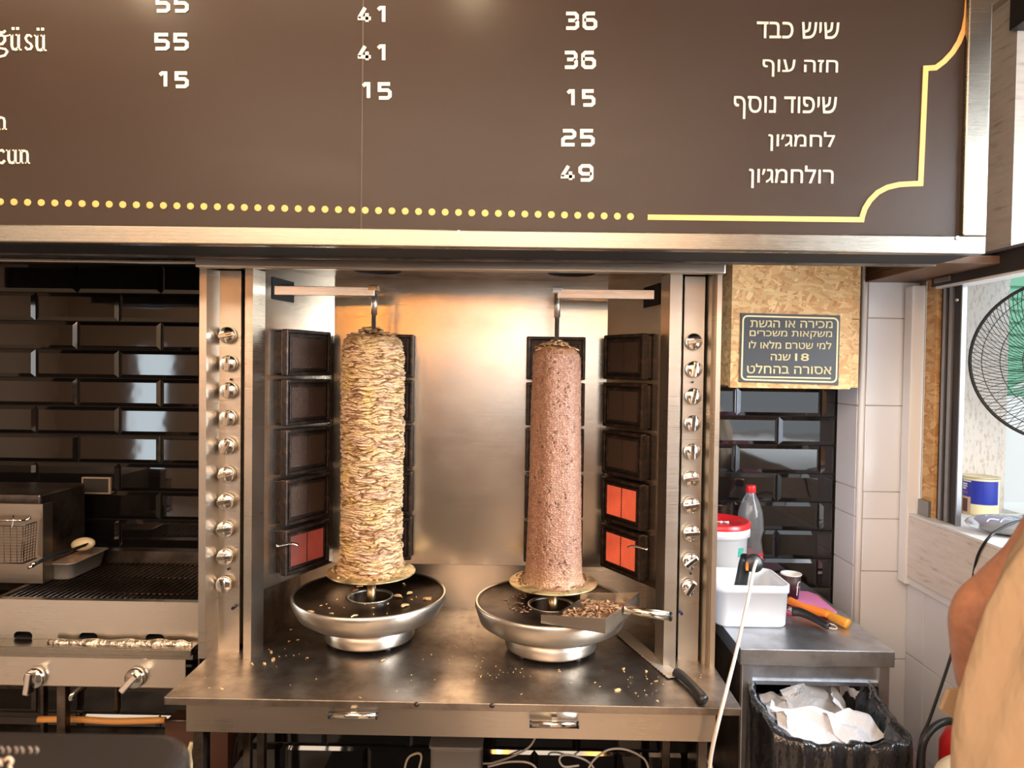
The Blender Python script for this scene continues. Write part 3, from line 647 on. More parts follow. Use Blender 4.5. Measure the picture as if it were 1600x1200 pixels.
def meat(name, cx, cy, z0, z1, rad, nt, nz, kind, parent):
    t = np.linspace(0, 2 * np.pi, nt, endpoint=False); zf_ = np.linspace(0, 1, nz); T, S = np.meshgrid(t, zf_); H = z1 - z0; Z = S * H
    R0 = np.interp(S, [a for a, _ in rad], [r_ for _, r_ in rad]); Rm = rad[len(rad) // 2][1]; circ = 2 * np.pi * Rm
    big = fnoise(T, Z, 3, 3, 12, 1)
    if kind == 'chicken':
        wz = Z + .0055 * fnoise(T, Z, 5, 5, 45) + .0012 * fnoise(T, Z, 6, 14, 160)
        wt = T / (2 * np.pi)
        nu1, ch1 = 9, .0150; nu2, ch2 = 17, .0085
        nv1, nv2 = int(H / ch1) + 2, int(H / ch2) + 2
        F1, F2, Hc = vor(wt * nu1 + .8 * fnoise(T, Z, 41, 3, 90), np.clip(wz / ch1 + 1, 0, nv1), nu1, nv1, 1, .95, .42)
        G1, G2, Hd = vor(wt * nu2 + 1.0 * fnoise(T, Z, 42, 4, 150), np.clip((wz + .002 * fnoise(T, Z, 9, 16, 120)) / ch2 + 1, 0, nv2), nu2, nv2, 2, .95, .42)
        e1 = np.clip((F2 - F1) / .17, 0, 1); e2 = np.clip((G2 - G1) / .24, 0, 1)
        fine = fnoise(T, Z, 12, 60, 900)
        d = -.0062 * (1 - e1) ** 1.3 - .0042 * (1 - e2) ** 1.2 + .0035 * (Hc - .5) + .002 * (Hd - .5) + .0022 * big + .0004 * fine
        crease = np.clip((1.1 * (1 - e1) ** 1.2 + .9 * (1 - e2) ** 1.4) * (.55 + .6 * np.clip(fnoise(T, Z, 51, 6, 70) + .5, 0, 1)), 0, 1)
        a = np.array([.88, .68, .41]); bc = np.array([.78, .53, .28]); pk = np.array([.78, .52, .42]); yl = np.array([.84, .62, .20]); br_ = np.array([.22, .095, .028])
        h = Hc[..., None]; col = a * (1 - h) + bc * h
        k1 = np.clip((Hd - .72) * 5, 0, 1)[..., None] * .8; col = col * (1 - k1) + pk * k1
        k2 = np.clip(fnoise(T, Z, 21, 5, 40) * 1.5 - .35, 0, 1)[..., None] * .6; col = col * (1 - k2) + yl * k2
        k3 = (crease * .92)[..., None]; col = col * (1 - k3) + br_ * k3
        k4 = np.clip((S - .935) * 22 + .5 * fnoise(T, Z, 52, 6, 40) * (S > .9), 0, 1)[..., None] * .8; col = col * (1 - k4) + np.array([.34, .19, .07]) * k4
        k5 = np.clip((.06 - S) * 12 + .8 * fnoise(T, Z, 31, 8, 60), 0, 1)[..., None] * .5 * (S[..., None] < .12); col = col * (1 - k5) + np.array([.42, .22, .06]) * k5
    else:
        F1, F2, Hc = vor(T / (2 * np.pi) * 60, np.clip((Z + .001 * fnoise(T, Z, 5, 20, 200)) / .0055 + 1, 0, int(H / .0055) + 2), 60, int(H / .0055) + 2, 4)
        G1, G2, Hd = vor(T / (2 * np.pi) * 24, np.clip(Z / .012 + 1, 0, int(H / .012) + 2), 24, int(H / .012) + 2, 6)
        e = np.clip((F2 - F1) / .35, 0, 1); cl = fnoise(T, Z, 8, 10, 60); n2 = fnoise(T, Z, 14, 40, 420)
        pit = np.clip(n2 * 1.5 + cl * 1.1 - .85, 0, 1); pit2 = (Hd > .93) * np.clip(1 - G1 * 2.2, 0, 1)
        sl = .0012 * np.cos(T * 7 + .4) * (S < .95)
        d = -.0011 * (1 - e) + .0012 * (Hc - .5) - .0026 * pit - .0022 * pit2 + .0011 * big + sl
        a = np.array([.32, .155, .10]); bc = np.array([.42, .24, .16]); h = Hc[..., None]; col = a * (1 - h) + bc * h
        k = np.clip(.45 * (1 - e) + .9 * pit + .8 * pit2, 0, 1)[..., None] * .8; col = col * (1 - k) + np.array([.085, .035, .022]) * k
        k4 = np.clip((S - .955) * 24, 0, 1)[..., None] * .8; col = col * (1 - k4) + np.array([.30, .15, .065]) * k4
        k5 = np.clip((.10 - S) * 9, 0, 1)[..., None] * .55; col = col * (1 - k5) + np.array([.52, .34, .19]) * k5
    R = R0 + d * np.clip(R0 / Rm, .3, 1.2)
    if kind == 'chicken':
        Zl = Z + .008 * big * (S > .9)
    else: Zl = Z
    X = cx + R * np.cos(T); Y = cy + R * np.sin(T)
    vs = np.stack([X, Y, Zl + z0], -1).reshape(-1, 3)
    j, i = np.meshgrid(np.arange(nz - 1), np.arange(nt), indexing='ij'); i2 = (i + 1) % nt
    fc = np.stack([j * nt + i, j * nt + i2, (j + 1) * nt + i2, (j + 1) * nt + i], -1).reshape(-1, 4)
    me = bpy.data.meshes.new(name); me.vertices.add(len(vs)); me.vertices.foreach_set('co', vs.astype(np.float32).ravel())
    me.loops.add(fc.size); me.loops.foreach_set('vertex_index', fc.astype(np.int32).ravel()); me.polygons.add(len(fc))
    me.polygons.foreach_set('loop_start', np.arange(0, fc.size, 4, dtype=np.int32)); me.polygons.foreach_set('loop_total', np.full(len(fc), 4, dtype=np.int32))
    me.polygons.foreach_set('use_smooth', np.ones(len(fc), bool)); me.update(calc_edges=True)
    ca = me.color_attributes.new('Col', 'FLOAT_COLOR', 'POINT'); ca.data.foreach_set('color', np.concatenate([np.clip(col, 0, 1).reshape(-1, 3), np.ones((len(vs), 1))], 1).astype(np.float32).ravel())
    m = mat(name + '_surface', (.7, .5, .3), .42 if kind == 'chicken' else .48)
    at = N(m, 'ShaderNodeVertexColor', layer_name='Col'); n_ = noise(m, coords(m, (1, 1, 2.5)), 160, 4, .6)
    mu = N(m, 'ShaderNodeMix', data_type='RGBA', blend_type='MULTIPLY'); mu.inputs[0].default_value = .8
    L(m, at.outputs[0], mu.inputs[6]); L(m, ramp(m, n_, [(.3, (.55, .50, .42)), (.6, g3(1))]), mu.inputs[7]); L(m, mu.outputs[2], BS(m).inputs['Base Color'])
    bump(m, n_, .5, .0012)
    me.materials.append(m); o = bpy.data.objects.new(name, me); C.objects.link(o); return child(o, parent)

def shard(b, c, ln, wd, an, tilt=0., t=.0015, curl=.3):
    c = Vector(c); R = RZ(an) @ Matrix.Rotation(tilt, 3, 'Y') @ Matrix.Rotation(rnd.uniform(-.5, .5), 3, 'X'); n = 5; top = []
    for i in range(n):
        u = i / (n - 1) - .5; ww = wd * (1 - 1.6 * u * u) * rnd.uniform(.7, 1.15)
        zz = curl * ln * (.25 - u * u) + rnd.uniform(-1, 1) * .0008
        top += [(u * ln, -ww / 2, zz), (u * ln + rnd.uniform(-.002, .002), ww / 2, zz)]
    vs = [c + R @ Vector(q) for q in top] + [c + R @ Vector((q[0], q[1], q[2] - t)) for q in top]; fs = []; m_ = 2 * n
    for i in range(n - 1):
        p = 2 * i; fs += [(p, p + 2, p + 3, p + 1), (m_ + p, m_ + p + 1, m_ + p + 3, m_ + p + 2), (p, m_ + p, m_ + p + 2, p + 2), (p + 1, p + 3, m_ + p + 3, m_ + p + 1)]
    fs += [(0, 1, m_ + 1, m_), (m_ - 2, 2 * m_ - 2, 2 * m_ - 1, m_ - 1)]; b.add(vs, fs, False)
def crumbmat(name, c0, c1):
    m = mat(name, c0, .55); n_ = noise(m, coords(m, (1, 1, 1)), 70, 3); L(m, ramp(m, n_, [(.35, c0), (.65, c1)]), BS(m).inputs['Base Color']); return m
CR_CH = crumbmat('chicken_scraps', (.48, .27, .10), (.66, .46, .24)); CR_BF = crumbmat('beef_scraps', (.10, .04, .022), (.40, .21, .12)); CR_MX = crumbmat('beef_shavings', (.085, .034, .02), (.56, .33, .17))
GREASE = mat('greasy_brass_disc', (.55, .42, .20), .42, .7)
n_ = noise(GREASE, coords(GREASE, (1, 1, 1)), 30, 5, .7); L(GREASE, ramp(GREASE, n_, [(.35, (.20, .13, .06)), (.5, (.60, .47, .24)), (.7, (.70, .56, .30))]), BS(GREASE).inputs['Base Color'])

def spit(kind, cx, cy, pxs, label, dz_px, zt_px, rad, e):
    px, pyd = dz_px; zd = P(px, pyd, cy).z; zt_ = P(px, zt_px, cy).z
    o = thing('doner_kebab', label, 'doner kebab', (cx, cy, zd)); rod = MB()
    rod.cyl((cx, cy, zd - .10), (cx, cy, e.z - .03), .0058, n=12); rod.build('spit_rod', ALU, o)
    MB().cyl((cx, cy, ZC + .072), (cx, cy, zd - .028), .0125, n=20).build('spit_collar', mat('brass_collar', (.42, .30, .16), .35, 1), o)
    rd = 68.5 / FPX * cy
    MB().lathe([(.0001, -.003), (rd, -.003), (rd + .001, -.001), (rd, .001), (.0001, .001)], c=(cx, cy, zd), n=64).build('spit_disc', GREASE, o)
    meat('meat_stack', cx, cy, zd + .001, zt_, rad, 440 if kind == 'chicken' else 340, 760 if kind == 'chicken' else 640, kind, o)
    sc = MB()
    for i in range(60):
        a = rnd.uniform(0, 6.28); r_ = rad[0][1] * rnd.uniform(.98, 1.14 if kind != 'chicken' else 1.2); shard(sc, (cx + r_ * math.cos(a), cy + r_ * math.sin(a), zd + .004 + rnd.random() * .006), rnd.uniform(.007, .02), .006, a + 1.57 + rnd.uniform(-.6, .6))
    s = sc.build('loose_scraps', CR_CH if kind == 'chicken' else CR_BF, o); s['kind'] = 'stuff'
    cap = MB()
    for i in range(60):
        a = rnd.uniform(0, 6.28); r_ = rnd.uniform(.008, rad[-3][1] * .9); shard(cap, (cx + r_ * math.cos(a), cy + r_ * math.sin(a), zt_ - .014 + (1 - r_ / rad[-3][1]) * .030 + rnd.uniform(-.003, .003)), rnd.uniform(.02, .045), rnd.uniform(.010, .02), rnd.uniform(0, 6.28), rnd.uniform(-.3, .3), .003, .25)
    s = cap.build('browned_top_slices', crumbmat('browned_meat', (.20, .10, .04), (.50, .30, .13)) if kind == 'chicken' else crumbmat('browned_fat', (.20, .09, .04), (.52, .33, .16)), o); s['kind'] = 'stuff'
    return o
k1 = YS1 / FPX; k2 = YS2 / FPX
cL = P(583, 700, YS1); cR = P(870, 700, YS2)
spit('chicken', eL.x - .001, YS1, None, 'pale chicken doner kebab of stacked slices on the spit nearer the charcoal grill', (583, 892), 521,
     [(0, 52 * k1), (.04, 51 * k1), (.1, 49 * k1), (.3, 48.5 * k1), (.55, 49.5 * k1), (.8, 49.5 * k1), (.93, 48 * k1), (.965, 45 * k1), (.985, 38 * k1), (.995, 24 * k1), (1, .004)], eL)
spit('beef', eR.x, YS2, None, 'smooth pinkish brown minced beef doner kebab on the spit nearer the red bucket', (869, 908), 540,
     [(0, 50 * k2), (.03, 45 * k2), (.10, 43.5 * k2), (.25, 42 * k2), (.5, 40 * k2), (.8, 38.5 * k2), (.95, 37 * k2), (.962, 35.5 * k2), (.985, 30 * k2), (.995, 18 * k2), (1, .004)], eR)

# ================================================================ drip pans
PAN = steel('pan_inside', (.16, .11, .075), .38, (1, 1, 60), .8, (.03, .018, .012), b=.1, wav=.1)
def drip(cx, cy, label, k, hx=0.):
    o = thing('drip_pan', label, 'pan', (cx, cy, ZC)); r = 119.5 * k
    prof = [(.112, .010), (.116, .012), (.118, .016), (.115, .044), (.110, .048), (.110, .051), (.132, .053), (.160, .062), (.184, .078), (r - .005, .098), (r, .114), (r, .124), (r - .003, .1265), (r - .007, .124)]
    MB().lathe(prof, c=(cx, cy, ZC), n=96).build('pan_bowl', ALU, o)
    MB().lathe([(r - .007, .1235), (r - .015, .120), (.12, .116), (.062, .113), (.055, .110), (.053, .080), (.03, .074), (.0001, .074)], c=(cx, cy, ZC), n=96).build('pan_plate', PAN, o)
    MB().lathe([(.060, .1135), (.0605, .1150), (.056, .1155), (.054, .111)], c=(cx, cy, ZC), n=64).build('hole_rim', ALU, o)
    MB().lathe([(.028, .074), (.013, .088), (.0128, .09)], c=(cx, cy, ZC), n=4, smooth=False).build('drive_socket', CHROME, o)
    for a in (-.9, .9, 2.5, 3.9): MB().cyl((cx + .1 * math.cos(a), cy + .1 * math.sin(a), ZC), (cx + .1 * math.cos(a), cy + .1 * math.sin(a), ZC + .012), .010, n=12).build('rubber_foot', BLACK, o)
    return o
pl = drip(eL.x - .004, YS1, 'round steel drip pan under the pale chicken meat, scattered with scraps', k1)
pr = drip(eR.x - .004, YS2, 'round steel drip pan under the brown beef meat, holding the scoop', k2)
sc = MB()
for i in range(18):
    a = rnd.uniform(-2.6, .9); r_ = rnd.uniform(.075, .17); shard(sc, (pl.location.x + r_ * math.cos(a), YS1 + r_ * math.sin(a), ZC + .121), rnd.uniform(.003, .008), rnd.uniform(.002, .004), rnd.uniform(0, 3))
for px, py, s_ in ((484, 955, .018), (633, 945, .024), (667, 935, .02), (553, 962, .02), (621, 930, .02), (640, 926, .018), (562, 915, .018), (556, 921, .014)):
    q = G(px, py, ZC + .122); shard(sc, q, s_, s_ * .4, rnd.uniform(-.5, 1), 0, .003)
o = sc.build('chicken_scraps', CR_CH); tag(o, 'small pale chicken scraps lying on the drip pan under the chicken doner', 'scraps', kind='stuff')
sc = MB()
for i in range(40):
    a = rnd.uniform(2.2, 4.0); r_ = rnd.uniform(.07, .12); shard(sc, (pr.location.x + r_ * math.cos(a), YS2 + r_ * math.sin(a), ZC + .119), rnd.uniform(.003, .010), rnd.uniform(.002, .004), rnd.uniform(0, 3))
o = sc.build('beef_scraps', CR_BF); tag(o, 'dark beef scraps lying around the hole of the drip pan under the beef', 'scraps', kind='stuff')

# scoop with meat
zq = ZC + .128
fl, frr, brr = G(845, 974, zq), G(946, 990, zq), G(1000, 950, zq); bll = fl + (brr - frr)
fl, frr, brr, bll = [Vector((q.x, q.y, zq)) for q in (fl, frr, brr, bll)]
so = thing('meat_scoop', 'square steel scoop with round handle holding beef shavings on drip pan', 'scoop', tuple(frr))
def wallp(b, a, c, h0, h1, t=.0015):
    d = (c - a).normalized(); n_ = Vector((-d.y, d.x, 0)) * t
    b.hexa([a, c, c + n_, a + n_, a + Vector((0, 0, h0)), c + Vector((0, 0, h1)), c + n_ + Vector((0, 0, h1)), a + n_ + Vector((0, 0, h0))])
b = MB(); t_ = Vector((0, 0, .0015)); b.hexa([fl, frr, brr, bll] + [q + t_ for q in (fl, frr, brr, bll)]); wallp(b, fl, frr, .020, .034); wallp(b, frr, brr, .034, .040); wallp(b, brr, bll, .040, .016)
b.build('scoop_tray', STEEL, so)
mid = (frr + brr) / 2 + Vector((0, 0, .026)); ed = P(1046, 963, mid.y - .01)
MB().cyl(mid, ed, .0105, n=24).build('handle', mat('polished_handle', (.75, .68, .55), .18, 1), so)
MB().cyl(ed, ed + (ed - mid).normalized() * .006, .0112, n=24).build('end_cap', BLACK, so, bevel=.002)
sc = MB(); ux, uy = (frr - fl), (bll - fl)
for i in range(190):
    u, v_ = rnd.uniform(.12, .94), rnd.uniform(.08, .92); h = .006 + .026 * math.exp(-((u - .68) ** 2 / .09 + (v_ - .5) ** 2 / .12)) * rnd.random() ** .5
    q = fl + ux * u + uy * v_; shard(sc, (q.x, q.y, zq + h), rnd.uniform(.008, .024), rnd.uniform(.004, .009), rnd.uniform(0, 6.28), rnd.uniform(-.6, .6), .0014, .35)
o = sc.build('meat_shavings', CR_MX); tag(o, 'heap of brown beef shavings in the steel scoop', 'meat', kind='stuff')

# ================================================================ work counter under the machine
wc = thing('work_counter', 'stainless work counter carrying the double doner grill', 'counter', (-.15, 1.8, 0))
fL, fR = G(253, 1092, ZC), G(1157, 1104, ZC); yf = (fL.y + fR.y) / 2
zl = P(700, 1110, yf).z
b = MB().box((fL.x, yf, ZC - .003), (fR.x, 2.15, ZC)); b.box((fL.x, yf, zl), (fR.x, yf + .003, ZC - .001)); b.box((fL.x, yf, zl), (fL.x + .003, 2.15, ZC - .001)); b.box((fR.x - .003, yf, zl), (fR.x, 2.15, ZC - .001))
b.build('worktop', STEELC, wc, bevel=.0012)
x0, x1 = P(291, 1125, yf + .012).x, P(1118, 1140, yf + .012).x; za = P(700, 1151, yf + .012).z
xm = (x0 + x1) / 2
b = MB().box((x0, yf + .012, za), (x1, yf + .016, zl + .01)); b.box((x0, yf + .016, za), (x0 + .004, 2.1, zl)).box((x1 - .004, yf + .016, za), (x1, 2.1, zl)); b.build('apron', STEEL, wc)
b = MB().box((x0 + .01, yf + .016, za - .001), (x1 - .01, 2.1, za + .002)); b.build('bottom_plate', STEELU, wc)
for px, py in ((552, 1118), (866, 1132)):
    q = P(px, py, yf - .006); hw = 36.5 / FPX * yf
    h = MB().cyl((q.x - hw, q.y, q.z), (q.x + hw, q.y, q.z), .0075, n=20).build('pull_handle', CHROME, wc)
    for s_ in (-1, 1): MB().cyl((q.x + s_ * hw, q.y, q.z), (q.x + s_ * (hw + .003), q.y, q.z), .0078, n=20).build('end_cap', BLACK, h)
    MB().box((q.x - .006, q.y, q.z + .002), (q.x + .006, yf + .012, q.z + .016)).build('handle_bracket', STEEL, h)
for px, py in ((651, 1101), (769, 1103)):
    q = P(px, py, yf - .001); MB().lathe([(.0001, .004), (.004, .003), (.006, .0)], c=(q.x, yf, q.z), n=8, R=Matrix.Rotation(math.pi / 2, 3, 'X')).build('scorched_bolt', IRON, wc)
for px0, px1, yy, m in ((301, 317, yf + .03, STEELU), (1092, 1106, yf + .03, STEELU), (379, 391, 2.02, STEELU), (401, 413, 2.10, STEELU), (1035, 1048, 2.02, STEELU)):
    a, c = P(px0, 1150, yy).x, P(px1, 1150, yy).x; MB().box((a, yy, .0), (c, yy + (c - a), za)).build('leg', m, wc, bevel=.002)
MB().box((x0 + .03, yf + .1, .08), (x1 - .03, 2.12, .10)).build('lower_shelf', BLACKG, wc)

sc = MB()
for i in range(150):
    px, py = rnd.choice([(rnd.gauss(420, 40), rnd.gauss(1015, 18)), (rnd.uniform(300, 1120), rnd.uniform(1040, 1092)), (rnd.gauss(800, 60), rnd.gauss(1050, 6)), (rnd.gauss(1000, 50), rnd.gauss(1070, 14)), (rnd.gauss(720, 40), rnd.gauss(1000, 30))])
    q = G(px, py, ZC + .0012)
    if q.y < yf + .01 or q.x < fL.x + .01 or q.x > fR.x - .01 or q.y > 2.05: continue
    if (px < 412 or px > 1030) and py < 1052: continue
    s_ = rnd.choice([.0015, .002, .002, .003, .004, .006]); shard(sc, q, s_, s_ * .5, rnd.uniform(0, 3), 0, .001)
for px, py, s_ in ((394, 1037, .010), (413, 1036, .012), (424, 1018, .012), (427, 1030, .016), (346, 1075, .010), (598, 1031, .012), (974, 1044, .012), (1010, 1048, .012), (965, 1078, .016)):
    shard(sc, G(px, py, ZC + .002), s_, s_ * .45, rnd.uniform(0, 3), 0, .003)
o = sc.build('food_crumbs', CR_CH); tag(o, 'pale food crumbs scattered over the steel work counter', 'crumbs', kind='stuff')

# doner knife
kn = thing('doner_knife', 'long serrated knife with black handle lying on the steel counter', 'knife', tuple(G(1050, 1058, ZC)))
a, c = G(970, 985, ZC + .003), G(1058, 1058, ZC + .003); d = (c - a).normalized(); n_ = Vector((-d.y, d.x, 0)); b = MB(); up = []; dn = []
NT = 44
for i in range(NT + 1):
    q = a.lerp(c, i / NT); ww = .042 if i > 2 else .012 + i * .008; up.append(q + n_ * .012 * min(1, i / 3)); dn.append(q - n_ * (ww * .55 + (.0028 if i % 2 else 0)))
pts = up + dn[::-1]; m_ = len(pts); vs = pts + [q + Vector((0, 0, .0018)) for q in pts]
fs = []
for i in range(NT):
    A, B_, Cc, D = i, i + 1, m_ - 2 - i, m_ - 1 - i; fs += [(A, D, Cc, B_), (m_ + A, m_ + B_, m_ + Cc, m_ + D)]
fs += [(i, (i + 1) % m_, m_ + (i + 1) % m_, m_ + i) for i in range(m_)]
b.add(vs, fs); b.build('blade', mat('blade_steel', (.50, .43, .36), .5, .6), kn)
h1 = G(1101, 1094, ZC + .012); h0_ = c + Vector((0, 0, .009)) - d * .004
MB().tube([h0_ - d * .004, h0_.lerp(h1, .12) + n_ * .005, h0_.lerp(h1, .5) + n_ * .006, h0_.lerp(h1, .8) + n_ * .002, h1 - n_ * .003], lambda t: .0115 - .0025 * math.sin(t * 3.14) ** 2 + .001 * t, 14, 6, .7).build('handle', BLACK, kn)

# ================================================================ side cabinet
cb = thing('side_cabinet', 'narrow stainless side table beside the white tiled pier', 'table', (.7, 1.9, 0))
ZT = .896; q0, q1 = G(1158, 1015, ZT), G(1397, 1017, ZT); yc = (q0.y + q1.y) / 2; X0, X1 = q0.x, q1.x
zl2 = P(1270, 1041, yc).z; za2 = P(1270, 1070, yc + .01).z
b = MB().box((X0, yc, ZT - .003), (X1, 2.19, ZT)); b.box((X0, yc, zl2), (X1, yc + .003, ZT - .001)); b.box((X0, yc, zl2), (X0 + .003, 2.19, ZT - .001)); b.box((X1 - .003, yc, zl2), (X1, 2.19, ZT - .001))
b.build('tabletop', STEELK, cb, bevel=.0012)
MB().box((X0 + .030, yc + .016, za2), (X1 - .030, yc + .019, zl2 + .01)).box((X0 + .02, yc + .009, za2 - .001), (X1 - .02, yc + .02, za2 + .008)).build('front_apron', STEELK, cb)
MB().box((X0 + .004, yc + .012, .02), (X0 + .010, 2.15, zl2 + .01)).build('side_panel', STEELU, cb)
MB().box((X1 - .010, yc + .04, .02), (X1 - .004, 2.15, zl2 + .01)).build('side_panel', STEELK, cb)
for xx in (X0 + .006, X1 - .034):
    for yy in (yc + .005, 2.12): MB().box((xx, yy, 0), (xx + .026, yy + .026, zl2 + .01)).build('leg', STEELK, cb, bevel=.002)

# bucket
bx_, by_ = .583, 2.05
bk = thing('white_bucket', 'white plastic bucket with a red lid on the side table', 'bucket', (bx_, by_, ZT))
zli = P(1125, 818, by_).z - ZT
MB().lathe([(.0001, .001), (.073, .001), (.076, .006), (.083, zli - .02), (.088, zli - .02), (.088, zli - .028), (.090, zli - .028), (.090, zli)], c=(bx_, by_, ZT), n=56).build('pail', WPLAS, bk)
MB().lathe([(.091, zli - .004), (.091, zli + .010), (.086, zli + .013), (.081, zli + .008), (.0001, zli + .007)], c=(bx_, by_, ZT), n=56).build('lid', REDP, bk)
sp = MB()
for an in range(5): sp.tube([Vector((bx_ + .008, by_ - .02, ZT + zli + .009)), Vector((bx_ + .008 + .02 * math.cos(an * 1.3 + .3), by_ - .02 + .016 * math.sin(an * 1.3 + .3), ZT + zli + .009))], .0018, 5, 1)
sp.build('lid_crease', mat('whitened_red', (.85, .55, .55), .5), bk)
q = P(1159, 866, by_ - .088); MB().box((q.x - .006, q.y + .016, q.z - .012), (q.x + .010, q.y + .0325, q.z + .012), ).build('green_label', mat('green_label', (.05, .32, .25), .5), bk)

# tub
tb_ = thing('plastic_tub', 'milky white open plastic tub on the side table', 'tub', (.597, 1.86, ZT))
def rr(cx, cy, hx, hy, r, n=6):
    o = []
    for qx, qy, a0 in ((1, 1, 0), (-1, 1, 90), (-1, -1, 180), (1, -1, 270)):
        for i in range(n + 1): a_ = math.radians(a0 + 90 * i / n); o.append((cx + qx * (hx - r) + r * math.cos(a_), cy + qy * (hy - r) + r * math.sin(a_)))
    return o
tx0 = P(1119, 940, 1.79).x; tx1 = P(1236, 915, 1.79).x; tcx, thx, tcy, thy = (tx0 + tx1) / 2, (tx1 - tx0) / 2, 1.865, .082
def loft(b, rings):
    n = len(rings[0][0]); vs = []
    for pts, z in rings: vs += [(x, y, z) for x, y in pts]
    fs = [(j * n + i, j * n + (i + 1) % n, (j + 1) * n + (i + 1) % n, (j + 1) * n + i) for j in range(len(rings) - 1) for i in range(n)]; fs.append(tuple(range(n))[::-1]); b.add(vs, fs, True); return b
th = P(1180, 915, 1.785).z
def tr(g, z): return (rr(tcx, tcy, thx - g, thy - g, .025), z)
b = MB(); loft(b, [tr(.008, ZT + .001), tr(.005, ZT + .006), tr(.002, th - .02), tr(-.001, th - .02), tr(-.001, th), tr(.003, th), tr(.004, th - .02), tr(.007, ZT + .008), tr(.010, ZT + .004)])
n_ = 28; b.f.append(tuple(len(b.v) - n_ + i for i in range(n_))); b.sm.append(False)
b.build('tub_shell', TUBM, tb_)
# electric slicer in the tub
sl = thing('electric_slicer', 'black electric meat slicer with orange switch standing in the white tub', 'slicer', (.6, 1.86, ZT + .01))
a, c, e_ = P(1152, 940, 1.86), P(1163, 885, 1.86), P(1168, 872, 1.85)
a.z = max(a.z, ZT + .03)
MB().tube([a, a.lerp(c, .5), c, e_], lambda t: .019 - .003 * math.sin(t * 3), 14, 5).build('body', BLACK, sl)
q = P(1177, 880, 1.84); MB().lathe([(.0001, -.014), (.018, -.014), (.023, -.008), (.024, .008), (.018, .014), (.0001, .014)], c=q, n=24, R=Matrix.Rotation(1.3, 3, 'X')).build('guard', BLACK, sl)
q = P(1167, 885, 1.81); MB().box((q.x - .002, q.y - .003, q.z - .010), (q.x + .003, q.y + .004, q.z + .010)).build('orange_switch', mat('orange_switch', (.9, .22, .02), .4), sl)
cw = MB().tube([P(1182, 876, 1.80), P(1177, 893, 1.76), P(1170, 930, 1.72), P(1160, 975, 1.66), P(1150, 1020, 1.58), P(1136, 1075, 1.49), P(1122, 1130, 1.46), P(1112, 1175, 1.46), P(1108, 1215, 1.46), P(1106, 1290, 1.46)], .0042, 10)
tag(cw.build('power_cord', CORDW), 'white power cord hanging from the black slicer past the counter end', 'cord')
cw = MB().tube([P(1094, 1152, 1.66), P(1096, 1170, 1.66), P(1104, 1188, 1.62), P(1112, 1200, 1.6), P(1116, 1240, 1.6)], .0036, 8)
tag(cw.build('curved_cable', CORDW), 'short white cable curving beneath the counter end by the cabinet', 'cord')

# bottle
box_, boy = .705, 2.135
bo = thing('plastic_bottle', 'clear plastic soft drink bottle with red cap and red label', 'bottle', (box_, boy, ZT))
hb = P(1174, 762, boy).z - ZT; k = hb / .31; r_ = .038
prof = [(.0001, .003), (.030, .001), (.036, .008), (.038, .02), (.037, .05), (.038, .055), (.038, .115), (.034, .14), (.0325, .15), (.034, .16), (.038, .18), (.0385, .195), (.0375, .215), (.034, .24), (.026, .265), (.016, .285), (.0125, .295), (.0125, .31)]
MB().lathe([(a_, z_ * k) for a_, z_ in prof], c=(box_, boy, ZT), n=40).build('bottle_body', GLASS, bo, solid=-.0006)
MB().lathe([(.0145, .296 * k), (.0150, .298 * k), (.0150, .314 * k), (.0140, .318 * k), (.0001, .318 * k)], c=(box_, boy, ZT), n=28).build('cap', REDP, bo)
REDL = mat('red_label', (.70, .03, .05), .35)
MB().lathe([(.0386, .055 * k), (.0386, .112 * k)], c=(box_, boy, ZT), n=40).build('label_band', REDL, bo)
b = MB()
for i in range(5):
    z = ZT + (.062 + i * .009) * k
    for j in range(4):
        a0 = -1.15 + j * .10; a1 = a0 + .10; rr_ = .0389
        b.add([(box_ + rr_ * math.cos(a0), boy + rr_ * math.sin(a0), z), (box_ + rr_ * math.cos(a1), boy + rr_ * math.sin(a1), z + .001), (box_ + rr_ * math.cos(a1), boy + rr_ * math.sin(a1), z + .004), (box_ + rr_ * math.cos(a0), boy + rr_ * math.sin(a0), z + .003)], [(0, 1, 2, 3)])
b.add([(box_ + .039 * math.cos(a_), boy + .039 * math.sin(a_), ZT + z * k) for a_, z in ((-1.55, .056), (-1.30, .056), (-1.30, .09), (-1.55, .09))], [(0, 1, 2, 3)])
b.build('label_print', WPLAS, bo)

# paper cup
cx_, cy_ = P(1236, 900, 2.02).x, 2.02
pc = thing('paper_cup', 'dark paper coffee cup with white lettering and a cream rim', 'cup', (cx_, cy_, ZT))
hc = P(1236, 896, cy_).z - ZT
MB().lathe([(.0001, .004), (.020, .004), (.021, .001), (.0275, hc), (.0268, hc), (.0205, .006), (.0001, .006)], c=(cx_, cy_, ZT), n=40).build('cup_wall', mat('dark_cup_paper', (.045, .018, .018), .5), pc)
MB().lathe([(.0275, hc - .003), (.0292, hc - .001), (.0292, hc + .001), (.0265, hc + .001), (.0262, hc - .003), (.0207, .01)], c=(cx_, cy_, ZT), n=40).build('rim', WPLAS, pc)
def on_cup(b, pts, wd):
    for (u0, z0_), (u1, z1_) in zip(pts[:-1], pts[1:]):
        d_ = Vector((u1 - u0, z1_ - z0_)); d_.normalize(); nx = Vector((-d_.y, d_.x)) * wd / 2; vs = []
        for (u, z) in ((u0, z0_), (u1, z1_)):
            for s_ in (-1, 1):
                uu, zz = u + nx.x * s_, z + nx.y * s_; r2 = .0213 + (.0275 - .021) * zz / hc; vs.append((cx_ + r2 * math.cos(uu / .025 - 1.25), cy_ + r2 * math.sin(uu / .025 - 1.25), ZT + zz))
        b.add(vs, [(0, 1, 3, 2)])
